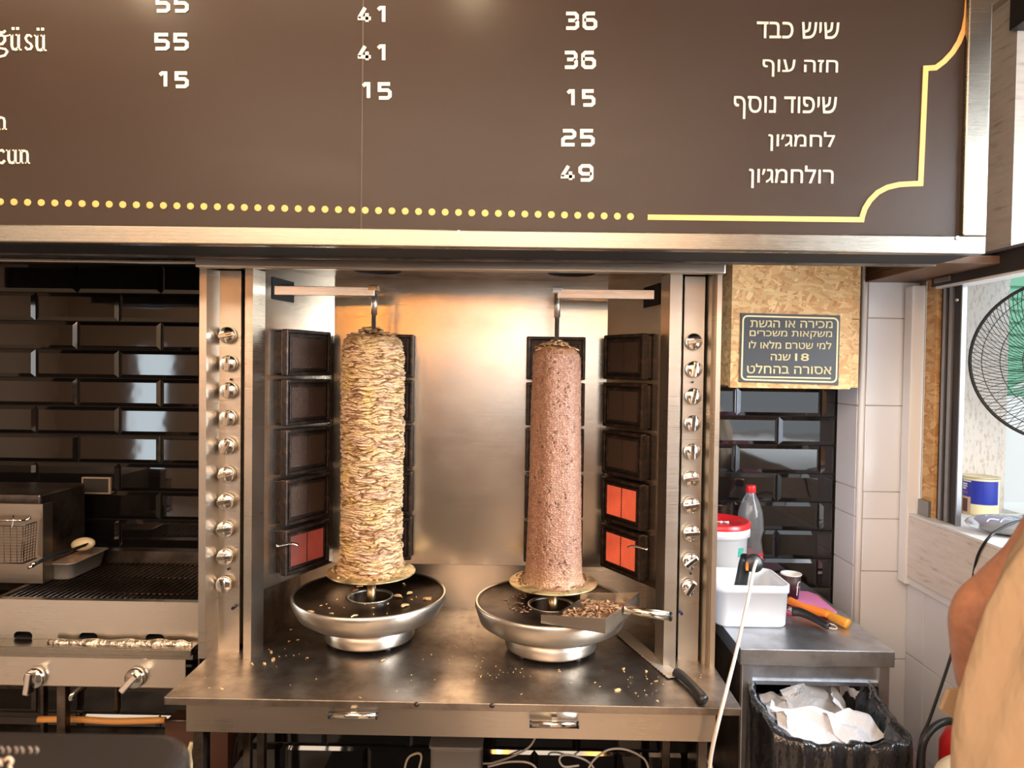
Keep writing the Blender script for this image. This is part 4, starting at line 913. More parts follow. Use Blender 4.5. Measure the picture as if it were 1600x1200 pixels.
b = MB(); on_cup(b, [(.012, .056), (.006, .058), (.003, .052), (.003, .018)], .004); on_cup(b, [(-.002, .042), (.010, .042)], .0035); on_cup(b, [(.018, .044), (.018, .018)], .004); on_cup(b, [(.018, .060), (.018, .052)], .004)
b.build('cup_lettering', WPLAS, pc)

# knives on the side table
def knifeh(name, label, m, pts, r, cat='knife'):
    o = thing(name, label, cat, tuple(pts[0])); MB().tube(pts, r, 14, 6, .75).build('handle', m, o); return o
ORG = mat('orange_plastic', (.95, .26, .03), .35); YEL = mat('amber_plastic', (.85, .38, .04), .35); PNK = mat('pink_plastic', (.90, .30, .60), .35)
pk = thing('pink_board', 'thin pink plastic sheet lying beneath the orange knife handles', 'plastic sheet', tuple(G(1270, 940, ZT)))
pts = [G(*q, ZT + .001) for q in ((1228, 925), (1262, 926), (1276, 931), (1308, 958), (1296, 966), (1262, 956), (1228, 945))]
MB().prism([(q.x, q.y) for q in pts], ZT + .0005, ZT + .006).build('sheet', PNK, pk, bevel=.002)
kn1 = knifeh('knife', 'knife with bright orange handle between pink sheet and black peeler', ORG, [G(1232, 938, ZT + .016), G(1252, 946, ZT + .017), G(1274, 954, ZT + .014), G(1294, 961, ZT + .015)], lambda t: .010 + .002 * math.cos(t * 9))
a = G(1205, 925, ZT + .016); c = G(1232, 938, ZT + .016); 
kn2 = knifeh('knife', 'knife with amber yellow handle, closest to the tiled pier', YEL, [G(1288, 956, ZT + .012), G(1300, 963, ZT + .013), G(1314, 970, ZT + .013), G(1325, 975, ZT + .012)], lambda t: .0105 + .003 * t)
pe = thing('peeler', 'black handled tool with grey blade and white loop on the side table', 'utensil', tuple(G(1240, 950, ZT)))
MB().tube([G(1238, 955, ZT + .018), G(1252, 957, ZT + .019), G(1272, 966, ZT + .014), G(1294, 979, ZT + .011)], lambda t: .013 - .004 * t, 10, 6, .8).build('handle', BLACK, pe)
q, q2 = G(1226, 946, ZT + .014), G(1243, 956, ZT + .016)
MB().tube([q, q2], .008, 6, 1, .25).build('blade', CHROME, pe)
e0 = G(1292, 977, ZT + .010)
MB().tube([e0, e0 + Vector((.012, .012, 0)), e0 + Vector((.024, .006, -.003)), e0 + Vector((.022, -.008, -.005)), e0 + Vector((.008, -.012, -.004)), e0 + Vector((-.004, -.008, -.001))], .0012, 6).build('loop', WPLAS, pe)
MB().prism([(q_.x, q_.y) for q_ in (G(1226, 950, ZT), G(1236, 950, ZT), G(1240, 963, ZT), G(1226, 958, ZT))], ZT + .0005, ZT + .004).build('red_blade_guard', mat('rose_plastic', (.85, .10, .20), .3), pe)

# ================================================================ OSB box with sign, on the wall
YO = 1.95; ox0, ox1 = P(1143, 500, YO).x, P(1331, 500, YO).x; oz0 = P(1240, 607, YO).z
ob = thing('chipboard_box', 'pale chipboard boxing on the tiled wall under the menu board', 'boxing', ((ox0 + ox1) / 2, 2.1, oz0))
MB().box((ox0, YO, oz0), (ox1, YO + .014, 2.05)).build('front_panel', OSB, ob)
MB().box((ox0, YO + .014, oz0 + .006), (ox0 + .014, YB - .01, 2.05)).build('side_panel', OSB, ob)
MB().box((ox0 + .014, YO + .014, oz0 + .006), (ox1 - .014, YB - .01, oz0 + .018)).build('bottom_panel', OSB, ob)
MB().box((ox1 - .014, YO + .04, oz0 + .004), (P(1343, 500, YO + .04).x, YO + .055, 1.70)).box((ox1 - .014, YO + .04, 1.702), (P(1343, 500, YO + .04).x, YO + .055, 2.05)).build('offcut_strip', OSB, ob)
sg = thing('notice_sign', 'charcoal notice with pale gold Hebrew lettering on the chipboard', 'sign', tuple(P(1235, 600, YO)))
YG = YO - .003
def quad_plate(b, pxs, Y0, Y1):
    vs = [P(x, y, Y0) for x, y in pxs]; vs2 = [Vector((v_.x, Y1, v_.z)) for v_ in vs]; b.hexa(vs2 + vs) if False else b.hexa(vs + vs2); return b
quad_plate(MB(), [(1155, 597), (1310, 602), (1313, 493), (1158, 489)], YG, YO - .0002).build('plate', SIGNK, sg)
def border(pts, wd):
    b = MB(); seg_ribbon(b, pts, wd, YG - .0001, .0008); return b.build('gold_border', GOLDS, sg)
def rpath(x0_, y0_, x1_, y1_, r):
    sh = lambda x, y: (x + (y1_ - y) * .028, y + (x - x0_) * .028)
    p = [(x0_ + r, y0_)] + arc(x1_ - r, y0_ + r, r, -90, 0, 5) + arc(x1_ - r, y1_ - r, r, 0, 90, 5) + arc(x0_ + r, y1_ - r, r, 90, 180, 5) + arc(x0_ + r, y0_ + r, r, 180, 270, 5)
    return [sh(*q_) for q_ in p]
border(rpath(1158.5, 493.5, 1306.5, 593, 7), 2.4)
b = MB(); seg_ribbon(b, [(1167, 588.5), (1298, 591.2)], 2.2, YG - .0001, .0008); b.build('underline', GOLDS, sg)
for s_, bx in [("מכירה או הגשת", (1172, 500, 1301, 511.5)), ("משקאות משכרים", (1171, 516, 1300, 528.5)), ("למי שטרם מלאו לו", (1170, 532, 1299, 544.5)),
               ("אסורה בהחלט", (1167, 568, 1299, 583.5))]:
    text_mesh('sign_lettering', HEB(s_), bx, YG - .0001, GOLDS, sg, off=.014, t=.0008)
text_mesh('sign_lettering', HEB("שנה"), (1204, 553, 1235, 563), YG - .0001, GOLDS, sg, off=.014, t=.0008)
text_mesh('sign_lettering', '18', (1242, 552, 1264, 564), YG - .0001, GOLDS, sg, off=.014, t=.0008)

# ================================================================ charcoal grill on the left
YG0 = 1.74; XE = P(312, 985, YG0).x
zg = P(150, 940, YG0).z
cg = thing('griddle_range', 'stainless grill range with black grate and two knobs beside black tiles', 'grill', (-1.3, 1.9, 0))
zs1 = P(150, 1008, YG0).z
# front panel with three slots
fp = MB(); slots = [(36, 994), (138, 996), (242, 998)]; xs = [-1.9]; sl_w, sl_h = 15 / FPX * YG0, 7.5 / FPX * YG0
zc_ = P(138, 996, YG0).z
fp.box((-1.9, YG0, zc_ + sl_h), (XE, YG0 + .003, zg)); fp.box((-1.9, YG0, zs1 - .02), (XE, YG0 + .003, zc_ - sl_h))
xx = -1.9
for px, py in slots:
    q = P(px, py, YG0); fp.box((xx, YG0, zc_ - sl_h), (q.x - sl_w, YG0 + .003, zc_ + sl_h)); xx = q.x + sl_w
    for s_ in (-1, 1):
        for t_ in (-1, 1): # rounded ends
            cc = [(q.x + s_ * sl_w, zc_ + t_ * sl_h)] + [(q.x + s_ * (sl_w - sl_h) + s_ * sl_h * math.sin(a_), zc_ + t_ * sl_h * math.cos(a_)) for a_ in [i * math.pi / 12 for i in range(7)]]
            fp.prism(cc, YG0, YG0 + .003, 'y')
fp.box((xx, YG0, zc_ - sl_h), (XE, YG0 + .003, zc_ + sl_h))
fp.box((-1.9, YG0, zg), (XE, YG0 + .02, zg + .002))
fp.build('front_panel', STEEL, cg)
MB().box((-1.9, YG0 + .03, zc_ - .03), (XE - .01, YG0 + .034, zg - .03)).build('inner_plate', BLACKG, cg)
zk0, zk1 = P(150, 1013, YG0 - .05).z, P(150, 1032, YG0 - .05).z
xs2 = P(298, 1015, YG0 - .05).x
MB().box((-1.9, YG0 - .05, zk0 - .003), (xs2, YG0, zk0)).box((-1.9, YG0 - .05, P(150, 1024, YG0 - .05).z), (xs2, YG0 - .047, zk0)).box((-1.9, YG0 - .038, zk1), (xs2, YG0, zk1 + .012)).build('drip_ledge', STEELF, cg, bevel=.0015)
FOIL = mat('crumpled_foil', (.78, .72, .62), .3, 1); bump(FOIL, noise(FOIL, coords(FOIL, (1, 1, 1)), 60, 4), 1, .01)
fo = MB(); p0, p1 = P(75, 1004, YG0 - .022), P(300, 1008, YG0 - .022)
p0.z = p1.z = zk0 + .003
fo.tube([p0, p0.lerp(p1, .3), p0.lerp(p1, .6), p0.lerp(p1, .85) + Vector((0, 0, .002)), p1], lambda t: .006 + .004 * math.sin(t * 3.1) + .002 * math.sin(t * 31), 10, 10, .6)
tag(fo.build('foil_strip', FOIL), 'long crumpled strip of foil lying along the grill ledge', 'foil')
zp0, zp1 = P(150, 1036, YG0 - .02).z, P(150, 1074, YG0 - .02).z
MB().box((-1.9, YG0 - .02, zp1), (P(290, 1060, YG0 - .02).x, YG0 - .017, zk1 + .004)).box((-1.9, YG0 - .02, zp1), (P(290, 1060, YG0 - .02).x, YG0 + .1, zp1 + .003)).build('control_panel', STEEL, cg, bevel=.001)
MB().box((XE - .004, YG0, zp1), (XE, 2.14, zg)).build('side_panel', STEELU, cg)
for px, py, an in ((58, 1057, 8), (214, 1057, 42)):
    q = P(px, py, YG0 - .02); k_ = MB().lathe([(.0001, 0), (.026, 0), (.025, .010), (.022, .018), (.0001, .018)], c=(0, 0, 0), n=32, R=Matrix.Rotation(math.pi / 2, 3, 'X')).build('burner_knob', CHROME, cg)
    k_.location = q; k_.rotation_euler = (0, math.radians(an), 0)
    g_ = MB().box((-.008, -.038, -.032), (.008, -.016, .024)).build('knob_grip', CHROME, None, bevel=.003); g_.parent = k_
MB().box((-1.9, YG0 + .003, zg - .10), (XE - .004, 2.14, zg - .095)).build('fire_tray', BLACKG, cg)
b = MB(); x = -1.30; zg_ = zg - .004
while x < XE - .012:
    b.tube([(x, YG0 + .012, zg_), (x, 2.10, zg_)], .0022, 6, 1); x += .0155
for yy in (YG0 + .012, 1.83, 1.97, 2.10): b.tube([(-1.30, yy, zg_ - .004), (XE - .01, yy, zg_ - .004)], .0035, 6, 1)
o = b.build('grate', mat('grate_iron', (.05, .036, .028), .35, .8), cg); o['kind'] = 'stuff'
MB().box((-1.9, 2.105, zg - .1), (XE, 2.14, zg + .03)).build('back_rail', STEELU, cg)
MB().box((-1.315, YG0 + .003, zg - .02), (-1.303, 2.105, zg + .003)).build('grate_rail', STEELU, cg)
for px0, px1, yy in ((88, 102, YG0 + .06), (62, 68, YG0 + .35)):
    a_, c_ = P(px0, 1100, yy).x, P(px1, 1100, yy).x; MB().box((a_, yy, 0), (c_, yy + .022, zp1 + .01)).build('leg', STEELU, cg, bevel=.002)
MB().box((XE - .03, YG0 + .06, 0), (XE - .008, YG0 + .082, zp1)).build('leg', STEELU, cg)
q = P(112, 1094, YG0 + .02); MB().tube([q, q + Vector((.002, 0, .014)), q + Vector((.02, .04, .03)), q + Vector((.03, .08, .036))], .006, 8, 6, .3).build('tray_hook', CHROME, cg)
MB().cyl(P(182, 1060, YG0 + .12), P(182, 1108, YG0 + .12), .006, n=12).build('gas_valve', STEELU, cg)
hs = MB().tube([P(60, 1124, 1.86), P(120, 1124, 1.86), P(180, 1127, 1.86), P(258, 1125, 1.86)], .0085, 12); hs = hs.build('gas_hose', mat('amber_hose', (.62, .28, .07), .4)); tag(hs, 'amber gas hose running low under the grill range', 'hose')
MB().cyl(P(258, 1125, 1.86), P(300, 1127, 1.86), .004, n=10).build('hose_nozzle', STEELU, hs)
MB().box((-1.9, 1.9, .40), (-.8, 2.15, .42)).build('lower_shelf', STEELU, cg)
q0_, q1_ = P(258, 1070, 1.93), P(292, 1160, 1.93)
MB().box((q0_.x, 1.93, .42), (-.80, 2.0, P(270, 1128, 1.93).z)).build('valve_box', mat('rust_brown_metal', (.09, .035, .02), .6), cg)

# fryer
zf0 = zg + .004
fy = thing('deep_fryer', 'small steel deep fryer with wire basket standing left of the grate', 'fryer', (-1.5, 1.95, zf0))
fx1 = P(67, 840, 1.86).x; ftz = P(30, 787, 1.86).z
MB().box((-1.85, 1.86, zf0), (fx1, 1.863, ftz)).box((fx1 - .002, 1.86, zf0), (fx1, 1.90, ftz)).build('front_panel', steel('fryer_steel', (.36, .29, .22), .33), fy, bevel=.001)
MB().box((-1.85, 1.90, zf0), (P(100, 800, 2.0).x, 2.10, P(80, 768, 1.95).z)).build('tank', STEELU, fy, bevel=.006)
MB().box((-1.85, 1.863, zf0), (fx1 - .01, 1.9, ftz - .02)).build('core', STEELU, fy)
bt = MB(); qa, qb = P(-60, 818, 1.80), P(36, 822, 1.80); qc, qd = P(-60, 895, 1.80), P(30, 880, 1.80)
zA, zB = qb.z, qd.z; xA, xB = -1.72, P(36, 830, 1.80).x; n1 = 26
for i in range(n1 + 1):
    x_ = xA + (xB - xA) * i / n1; bt.tube([(x_, 1.80, zA), (x_, 1.802, zB)], .0008, 4, 1)
for i in range(14):
    z_ = zA + (zB - zA) * i / 13; bt.tube([(xA, 1.80, z_), (xB - i * .0005, 1.80, z_)], .0008, 4, 1); bt.tube([(xB - i * .0005, 1.80, z_), (xB - i * .0005, 1.852, z_)], .0008, 4, 1)
for i in range(6): y_ = 1.80 + i * .0104; bt.tube([(xB, y_, zA), (xB - .006, y_, zB)], .0008, 4, 1)
for z_ in (zA, zB): bt.tube([(xA, 1.80, z_), (xB, 1.80, z_), (xB, 1.85, z_)], .0022, 6, 1)
o = bt.build('wire_basket', STEELU, fy); o['kind'] = 'stuff'
MB().tube([P(-30, 812, 1.83), P(20, 813, 1.83), P(40, 812, 1.85), P(46, 808, 1.858)], .0032, 8).build('hanger_rod', CHROME, fy)
MB().tube([P(21, 806, 1.81), P(21, 812, 1.80), P(18, 826, 1.798)], .0022, 6).build('basket_hook', CHROME, fy)

# tin, tongs and food on the grate
zt_ = zg_ + .003
tn = thing('food_tin', 'oblong metal tin of sauce standing on the black grate', 'tin', tuple(G(95, 903, zt_)))
tc = G(92, 903, zt_); tx, ty = tc.x, tc.y + .06
def tr2(g, z): return (rr(tx, ty, .052 - g, .085 - g, .02), z)
hT = .046
b = MB(); loft(b, [tr2(.010, zt_), tr2(.008, zt_ + .004), tr2(.0, zt_ + hT), tr2(-.006, zt_ + hT), tr2(-.006, zt_ + hT + .002), tr2(.001, zt_ + hT + .002), tr2(.006, zt_ + .02)]); b.build('tin_shell', mat('dull_tin', (.50, .46, .40), .4, .6), tn)
b = MB(); n_ = 28; loft(b, [tr2(.004, zt_ + hT - .008)]); b.f = [tuple(range(n_))]; b.sm = [False]; b.build('sauce', crumbmat('pinkish_sauce', (.45, .24, .16), (.68, .50, .36)), tn)
tg = thing('tongs', 'black handled metal tongs lying across the oblong tin', 'tongs', tuple(P(60, 880, 1.88)))
for d_ in (0, .012):
    a_, c_ = P(52, 884, 1.83), P(135, 852, 1.98); a_.z += d_ * .0 + .0; up_ = Vector((d_ * .6, 0, d_ * .7))
    MB().tube([a_ + up_, a_.lerp(c_, .3) + up_ * 1.2 + Vector((0, 0, .004)), a_.lerp(c_, .65) + up_ * .8], .005, 8, 6, .5).build('grip', BLACK, tg)
    MB().tube([a_.lerp(c_, .6) + up_, c_ + up_ * .6], .0022, 6, 1).build('prong', IRON, tg)
    MB().tube([a_ + up_ - (c_ - a_) * .08, a_ + up_ + (c_ - a_) * .02], .0045, 8, 1).build('grip_end', CHROME, tg)
eg = MB(); qe = P(130, 850, 2.0); Re = RZ(.2)
eg.lathe([(.019 * math.sin(a_), -.034 * math.cos(a_)) for a_ in [i * math.pi / 14 for i in range(1, 14)]] , c=tuple(qe), n=24, R=Matrix.Rotation(1.45, 3, 'Y'), capends=True)
tag(eg.build('bread_roll', mat('pale_food', (.80, .66, .40), .5)), 'pale egg-shaped piece of food resting against the tin rim', 'food')

# outlet plate on the tiles
oq0, oq1 = P(129, 745, YB - .012), P(174, 772, YB - .012)
ot = thing('wall_plate', 'grey framed plate fixed to the black tiles above the grate', 'wall plate', ((oq0.x + oq1.x) / 2, YB, oq1.z))
MB().box((oq0.x, YB - .018, oq1.z), (oq1.x, YB - .008, oq0.z)).build('frame', mat('taupe_plastic', (.36, .28, .22), .4), ot, bevel=.002)
MB().box((oq0.x + .006, YB - .0195, oq1.z + .006), (oq1.x - .006, YB - .017, oq0.z - .004)).build('face', mat('dark_grey_face', (.05, .045, .042), .2), ot)
for x_ in (oq0.x - .007, oq1.x + .003): MB().box((x_, YB - .014, oq1.z + .004), (x_ + .006, YB - .008, oq1.z + .010)).build('lug', STEEL, ot)

# ================================================================ bin with bag and papers
ZB = .768
bn = thing('waste_bin', 'rubbish bin lined with a black plastic bag under the side table', 'bin', (.68, 1.65, 0))
bx0, bx1, by0, by1 = .545, P(1437, 1152, 1.46).x, 1.46, 1.93
MB().prism(rr((bx0 + bx1) / 2 - .01, (by0 + by1) / 2, (bx1 - bx0) / 2 - .03, (by1 - by0) / 2 - .03, .03), 0, ZB - .25).build('bin_body', mat('grey_bin', (.08, .08, .085), .5), bn)
cxm, cym, hx_, hy_ = (bx0 + bx1) / 2, (by0 + by1) / 2, (bx1 - bx0) / 2, (by1 - by0) / 2
def bagf(u, v_):
    a_ = u * 2 * math.pi; c_, s_ = math.cos(a_), math.sin(a_); p_ = 9; rr_ = (abs(c_) ** p_ + abs(s_) ** p_) ** (-1 / p_)
    wv = .003 * math.sin(a_ * 19 + v_ * 9) + .0016 * math.sin(a_ * 41 + 2 + 9 * v_) + .004 * math.sin(a_ * 7 + v_ * 4)
    if v_ < .45: t = v_ / .45; g = .0; z = .02 + (ZB - .02) * t + (.003 * math.sin(a_ * 17) + .002 * math.sin(a_ * 31)) * t; ex = wv * (.5 + t)
    elif v_ < .55: t = (v_ - .45) / .1; g = -.02 * t; z = ZB + .004 * math.sin(t * 3.14) + .003 * math.sin(a_ * 17); ex = wv
    else: t = (v_ - .55) / .45; g = -.02 - .02 * t; z = ZB - .16 * t + .003 * math.sin(a_ * 17) * (1 - t); ex = wv * 1.4
    hump = 0.0
    if v_ > .3 and s_ > -.9: hump = .10 * min(1, (s_ + .9) * .62) * min(1, (v_ - .3) / .15)
    return (cxm + c_ * rr_ * (hx_ + g + ex), cym + s_ * rr_ * (hy_ + g + ex), z + hump)
MB().grid(bagf, 200, 60).build('bag_liner', BAGM, bn)
def crump(cx, cy, z, w_, h_, seed, tall=0.):
    r2 = random.Random(seed); ph = [r2.uniform(0, 6) for _ in range(8)]; fr = [r2.uniform(1, 3.6) for _ in range(8)]; R = Matrix.Rotation(r2.uniform(0, 6.28), 3, 'Z') @ Matrix.Rotation(r2.uniform(-.5, .5) + tall, 3, 'X')
    def f(u, v_):
        x = (u - .5) * w_; y = (v_ - .5) * h_
        tri = lambda q_: abs((q_ % 2) - 1)
        zz = .014 * tri(fr[0] * u + fr[1] * v_ * .5 + ph[0]) + .012 * tri(fr[2] * v_ - fr[3] * u * .6 + ph[1]) + .006 * tri(fr[4] * 2 * u + fr[5] * v_ + ph[2])
        return tuple(Vector((cx, cy, z)) + R @ Vector((x, y, zz)))
    return MB().grid(f, 14, 14, False)
zP = ZB - .05
pl_ = MB().grid(lambda u, v_: (cxm + (u - .5) * .24, cym + (v_ - .5) * .36, zP - .015 + .02 * math.sin(u * 9) * math.sin(v_ * 7)), 16, 16)
papers = [((1225, 1112), 1.70, .10, .08, .7), ((1310, 1122), 1.66, .10, .12, 1.0), ((1240, 1120), 1.66, .11, .10, 0.), ((1280, 1108), 1.74, .14, .14, 1.25), ((1300, 1130), 1.62, .12, .09, .2), ((1335, 1112), 1.70, .07, .13, 1.3), ((1260, 1140), 1.56, .13, .08, .1), ((1330, 1142), 1.56, .11, .08, .1), ((1360, 1145), 1.66, .07, .07, .3), ((1215, 1128), 1.58, .07, .05, .5)]
where = ['nearest the bin front edge', 'standing up at the back of the bin', 'in the middle of the pile', 'folded upright beside the tallest sheet', 'flat at the front of the bin', 'beside the bag rim, right of the front sheet', 'smallest, by the right cabinet leg', 'narrow, poking over the bag rim']
where = ['folded behind the front sheet, under the apron', 'tilted upright between the two tallest sheets'] + where; where[2] = 'at the pile left side behind the front sheets'
for i, ((px, py), Y_, w_, h_, tl) in enumerate(papers):
    q = P(px, py, Y_); o = crump(q.x, q.y, q.z, w_, h_, i + 5, tl).build('paper_sheet', PAPER)
    tag(o, 'crumpled white paper ' + where[i], 'paper', 'papers in the rubbish bin')
fill = MB().grid(lambda u, v_: (cxm + (u - .5) * .24, cym + (v_ - .5) * .36, ZB - .10 + .03 * abs(((u * 2.6 + v_ * 1.7) % 2) - 1) + .02 * abs(((u * 1.9 - v_ * 3.2) % 2) - 1) - .10 * (2 * abs(u - .5)) ** 6), 30, 30, False)
tag(fill.build('bin_waste', PAPER), 'white waste paper filling the bin below the loose sheets', 'paper', kind='stuff')
q = P(1250, 1118, 1.64); tag(crump(q.x + .02, q.y, q.z + .012, .13, .11, 44, .5).build('plastic_bag', CLEARF), 'clear plastic film bag on top of the papers in the bin', 'bag')

# ================================================================ things under the counter
cl = thing('plastic_box', 'translucent grey plastic box on the shelf under the counter', 'box', (-.13, 1.9, .10))
ba, bb_ = P(672, 1168, 1.80), P(752, 1172, 1.80)
MB().prism(rr((ba.x + bb_.x) / 2, 1.86, (bb_.x - ba.x) / 2, .06, .012), .101, ba.z - .006).build('box_body', mat('grey_translucent', (.20, .19, .18), .45), cl, bevel=.004)
MB().prism(rr((ba.x + bb_.x) / 2, 1.86, (bb_.x - ba.x) / 2 + .004, .064, .014), ba.z - .006, ba.z + .003).build('lid', mat('grey_lid', (.26, .25, .24), .4), cl, bevel=.003)
def cable(pts, Y_, lab, r=.003, m=CORDW):
    tag(MB().tube([P(x, y, Y_) for x, y in pts], r, 8).build('cable', m), lab, 'cable')
cable([(838, 1150), (826, 1168), (800, 1182), (770, 1192), (742, 1200), (735, 1260)], 1.95, 'grey cable rising from the plastic box towards the counter apron')
cable([(628, 1235), (635, 1190), (648, 1178), (658, 1180), (655, 1200), (640, 1250)], 1.85, 'small looped white cable left of the plastic box')
cable([(905, 1196), (882, 1198), (874, 1188), (880, 1180), (900, 1182), (925, 1196), (940, 1235)], 1.9, 'white cable curled in a small loop under the counter')
cable([(915, 1230), (922, 1196), (945, 1174), (970, 1170), (995, 1178), (1012, 1196), (1018, 1250)], 1.88, 'white cable arching highest under the counter')
cable([(762, 1198), (800, 1190), (835, 1197), (850, 1240)], 1.86, 'white cable lying lowest, right of the plastic box')
cable([(372, 1150), (366, 1175), (360, 1230)], 1.95, 'thin black cable hanging between the counter legs', .003, CORDK)
tag(MB().tube([P(300, 1160, 1.6), P(296, 1175, 1.6), P(298, 1192, 1.6), P(306, 1210, 1.6), P(310, 1260, 1.6)], .0055, 10).build('cream_cable', mat('cream_hose', (.78, .66, .40), .4)), 'thick cream cable bulging beside the front counter leg', 'cable')

# ================================================================ window sill things
qc_ = G(1541, 806, ZS + .006); rc = 24.5 / FPX * qc_.y; hcn = P(1541, 746, qc_.y).z - qc_.z
qc_.y += rc * .6
cn = thing('food_can', 'blue and cream tin can standing on the window sill', 'can', tuple(qc_))
BLUE = mat('blue_label', (.02, .04, .42), .3); CRM = mat('cream_label', (.82, .80, .52), .4)
MB().lathe([(.0001, 0), (rc, 0), (rc, .002), (rc - .001, .003), (rc - .001, hcn - .003), (rc + .0005, hcn - .002), (rc + .0005, hcn), (rc - .002, hcn), (rc - .003, hcn - .003), (.0001, hcn - .003)], c=tuple(qc_), n=48).build('tin', mat('can_metal', (.78, .72, .52), .3, .6), cn)
def cuff(b, r, a0, a1, z0, z1, n=12):
    for i in range(n):
        t0, t1 = a0 + (a1 - a0) * i / n, a0 + (a1 - a0) * (i + 1) / n
        b.add([(qc_.x + r * math.cos(t), qc_.y + r * math.sin(t), qc_.z + z) for t, z in ((t0, z0), (t1, z0), (t1, z1), (t0, z1))], [(0, 1, 2, 3)], True)
b = MB(); cuff(b, rc - .0003, 0, 6.283, .004, hcn - .004, 40); b.build('label_sleeve', CRM, cn)
va = math.atan2(-qc_.y, -qc_.x)
b = MB(); cuff(b, rc, va - 1.6, va + 1.15, hcn * .30, hcn - .010, 20); cuff(b, rc, va - 1.6, va - .75, hcn * .5, hcn - .010); b.build('blue_band', BLUE, cn)
b = MB(); cuff(b, rc + .0003, va - 1.55, va - .55, .004, hcn * .47); b.build('picture_panel', mat('picture_pale', (.62, .42, .32), .4), cn)
b = MB(); cuff(b, rc + .0006, va - 1.25, va - .75, .008, hcn * .42, 8); b.build('picture_hair', mat('picture_dark', (.10, .04, .03), .5), cn)
b = MB()
for i, (z, l_) in enumerate(((.86, .75), (.78, .5), (.72, .5), (.66, .4))): cuff(b, rc + .0004, va - 1.3, va - 1.3 + l_, hcn * z, hcn * z + .004, 6)
b.build('label_print', WPLAS, cn)
b = MB(); cuff(b, rc + .0005, va - 1.2, va - .75, hcn * .56, hcn * .56 + .004, 5); b.build('red_print', REDP, cn)

bp = thing('wrapped_brush', 'blue and black brush sealed in clear plastic on the sill', 'package', tuple(G(1570, 832, ZS + .006)))
def blob(c, sx, sy, sz, rz_=0, n=20):
    b = MB(); R = RZ(rz_); vs = []
    for j in range(1, 10):
        f_ = math.pi * j / 10
        for i in range(n):
            t = 2 * math.pi * i / n; vs.append(Vector(c) + R @ Vector((sx * math.sin(f_) * math.cos(t), sy * math.sin(f_) * math.sin(t), -sz * math.cos(f_))))
    b.add(vs, [(j * n + i, j * n + (i + 1) % n, (j + 1) * n + (i + 1) % n, (j + 1) * n + i) for j in range(8) for i in range(n)] + [tuple(range(n))[::-1], tuple(8 * n + i for i in range(n))], True); return b
q = G(1582, 838, ZS + .006)
blob((q.x + .02, q.y, ZS + .022), .085, .045, .016, -.5).build('bristle_base', BLACK, bp)
blob((q.x - .015, q.y + .03, ZS + .034), .050, .028, .012, -.4).build('blue_pad', mat('navy_pad', (.02, .04, .25), .3), bp)
wr_ = MB()
for i in range(14):
    a_ = rnd.uniform(0, 3.1); c0 = Vector((q.x + rnd.uniform(-.05, .06), q.y + rnd.uniform(-.02, .03), ZS + .047)); wr_.tube([c0, c0 + Vector((.02 * math.cos(a_), .02 * math.sin(a_), .002)), c0 + Vector((.035 * math.cos(a_ + .3), .035 * math.sin(a_ + .3), -.003))], .0016, 5, 4, .3)
wr_.build('film_folds', WPLAS, bp)
blob((q.x + .01, q.y + .008, ZS + .031), .105, .058, .024, -.5).build('clear_wrap', CLEARF, bp)
tag(MB().tube([P(1640, 800, 1.80), P(1600, 812, 1.72), PX(1570, 822, XR + .03), PX(1545, 840, XR - .028), PX(1528, 868, XR - .034), PX(1520, 905, XR - .036), P(1516, 935, 1.55), P(1500, 980, 1.52), P(1478, 1050, 1.52), P(1452, 1125, 1.52), P(1437, 1165, 1.52), P(1430, 1260, 1.52)], .0032, 8).build('fan_cable', CORDK), 'thin black cord hanging from the sill down behind the elbow', 'cord')

# fan
YF = 1.85; fc = P(1670, 563, YF); RF = 129 / FPX * YF
fn = thing('desk_fan', 'black wire guarded fan outside standing on the sill', 'fan', (fc.x, YF, ZS + .006)); fn.rotation_euler.z = -math.atan2(fc.x, YF)
b = MB()
for i in range(110):
    a_ = 2 * math.pi * i / 110; pts = []
    for j in range(7):
        t = j / 6; r_ = .045 + (RF - .045) * t; a2 = a_ + .55 * (1 - t); pts.append((fc.x + r_ * math.cos(a2), YF - .055 * (1 - t ** 2.6), fc.z + r_ * math.sin(a2)))
    b.tube(pts, .0010, 4, 2)
for r_ in (.095, .145, .188): 
    t = (r_ - .045) / (RF - .045); b.tube([(fc.x + r_ * math.cos(x_), YF - .055 * (1 - t ** 2.6), fc.z + r_ * math.sin(x_)) for x_ in np.linspace(0, 2 * math.pi, 64)], .0012, 4, 1)
o = b.build('front_guard', CORDK, fn); o['kind'] = 'stuff'
b = MB()
for i in range(60):
    a_ = 2 * math.pi * i / 60; b.tube([(fc.x + r_ * math.cos(a_), YF + .075 * (1 - ((r_ - .045) / (RF - .045)) ** 3), fc.z + r_ * math.sin(a_)) for r_ in np.linspace(.045, RF, 5)], .0009, 4, 1)
o = b.build('rear_guard', CORDK, fn); o['kind'] = 'stuff'
MB().tube([(fc.x + RF * math.cos(x_), YF, fc.z + RF * math.sin(x_)) for x_ in np.linspace(0, 2 * math.pi, 72)], .0045, 8, 1).build('rim', CORDK, fn)
FB = mat('pale_fan_blade', (.86, .90, .90), .15, Transmission_Weight=.9, IOR=1.1)
for i in range(3):
    a0 = math.radians(-8 + 120 * i); f_ = lambda u, v_: (fc.x + (.03 + .11 * u) * math.cos(a0 + (v_ - .5) * .7), YF + .01 + (v_ - .5) * .03, fc.z + (.03 + .11 * u) * math.sin(a0 + (v_ - .5) * .7))
    MB().grid(f_, 8, 8).build('blade', FB, fn, solid=.002)
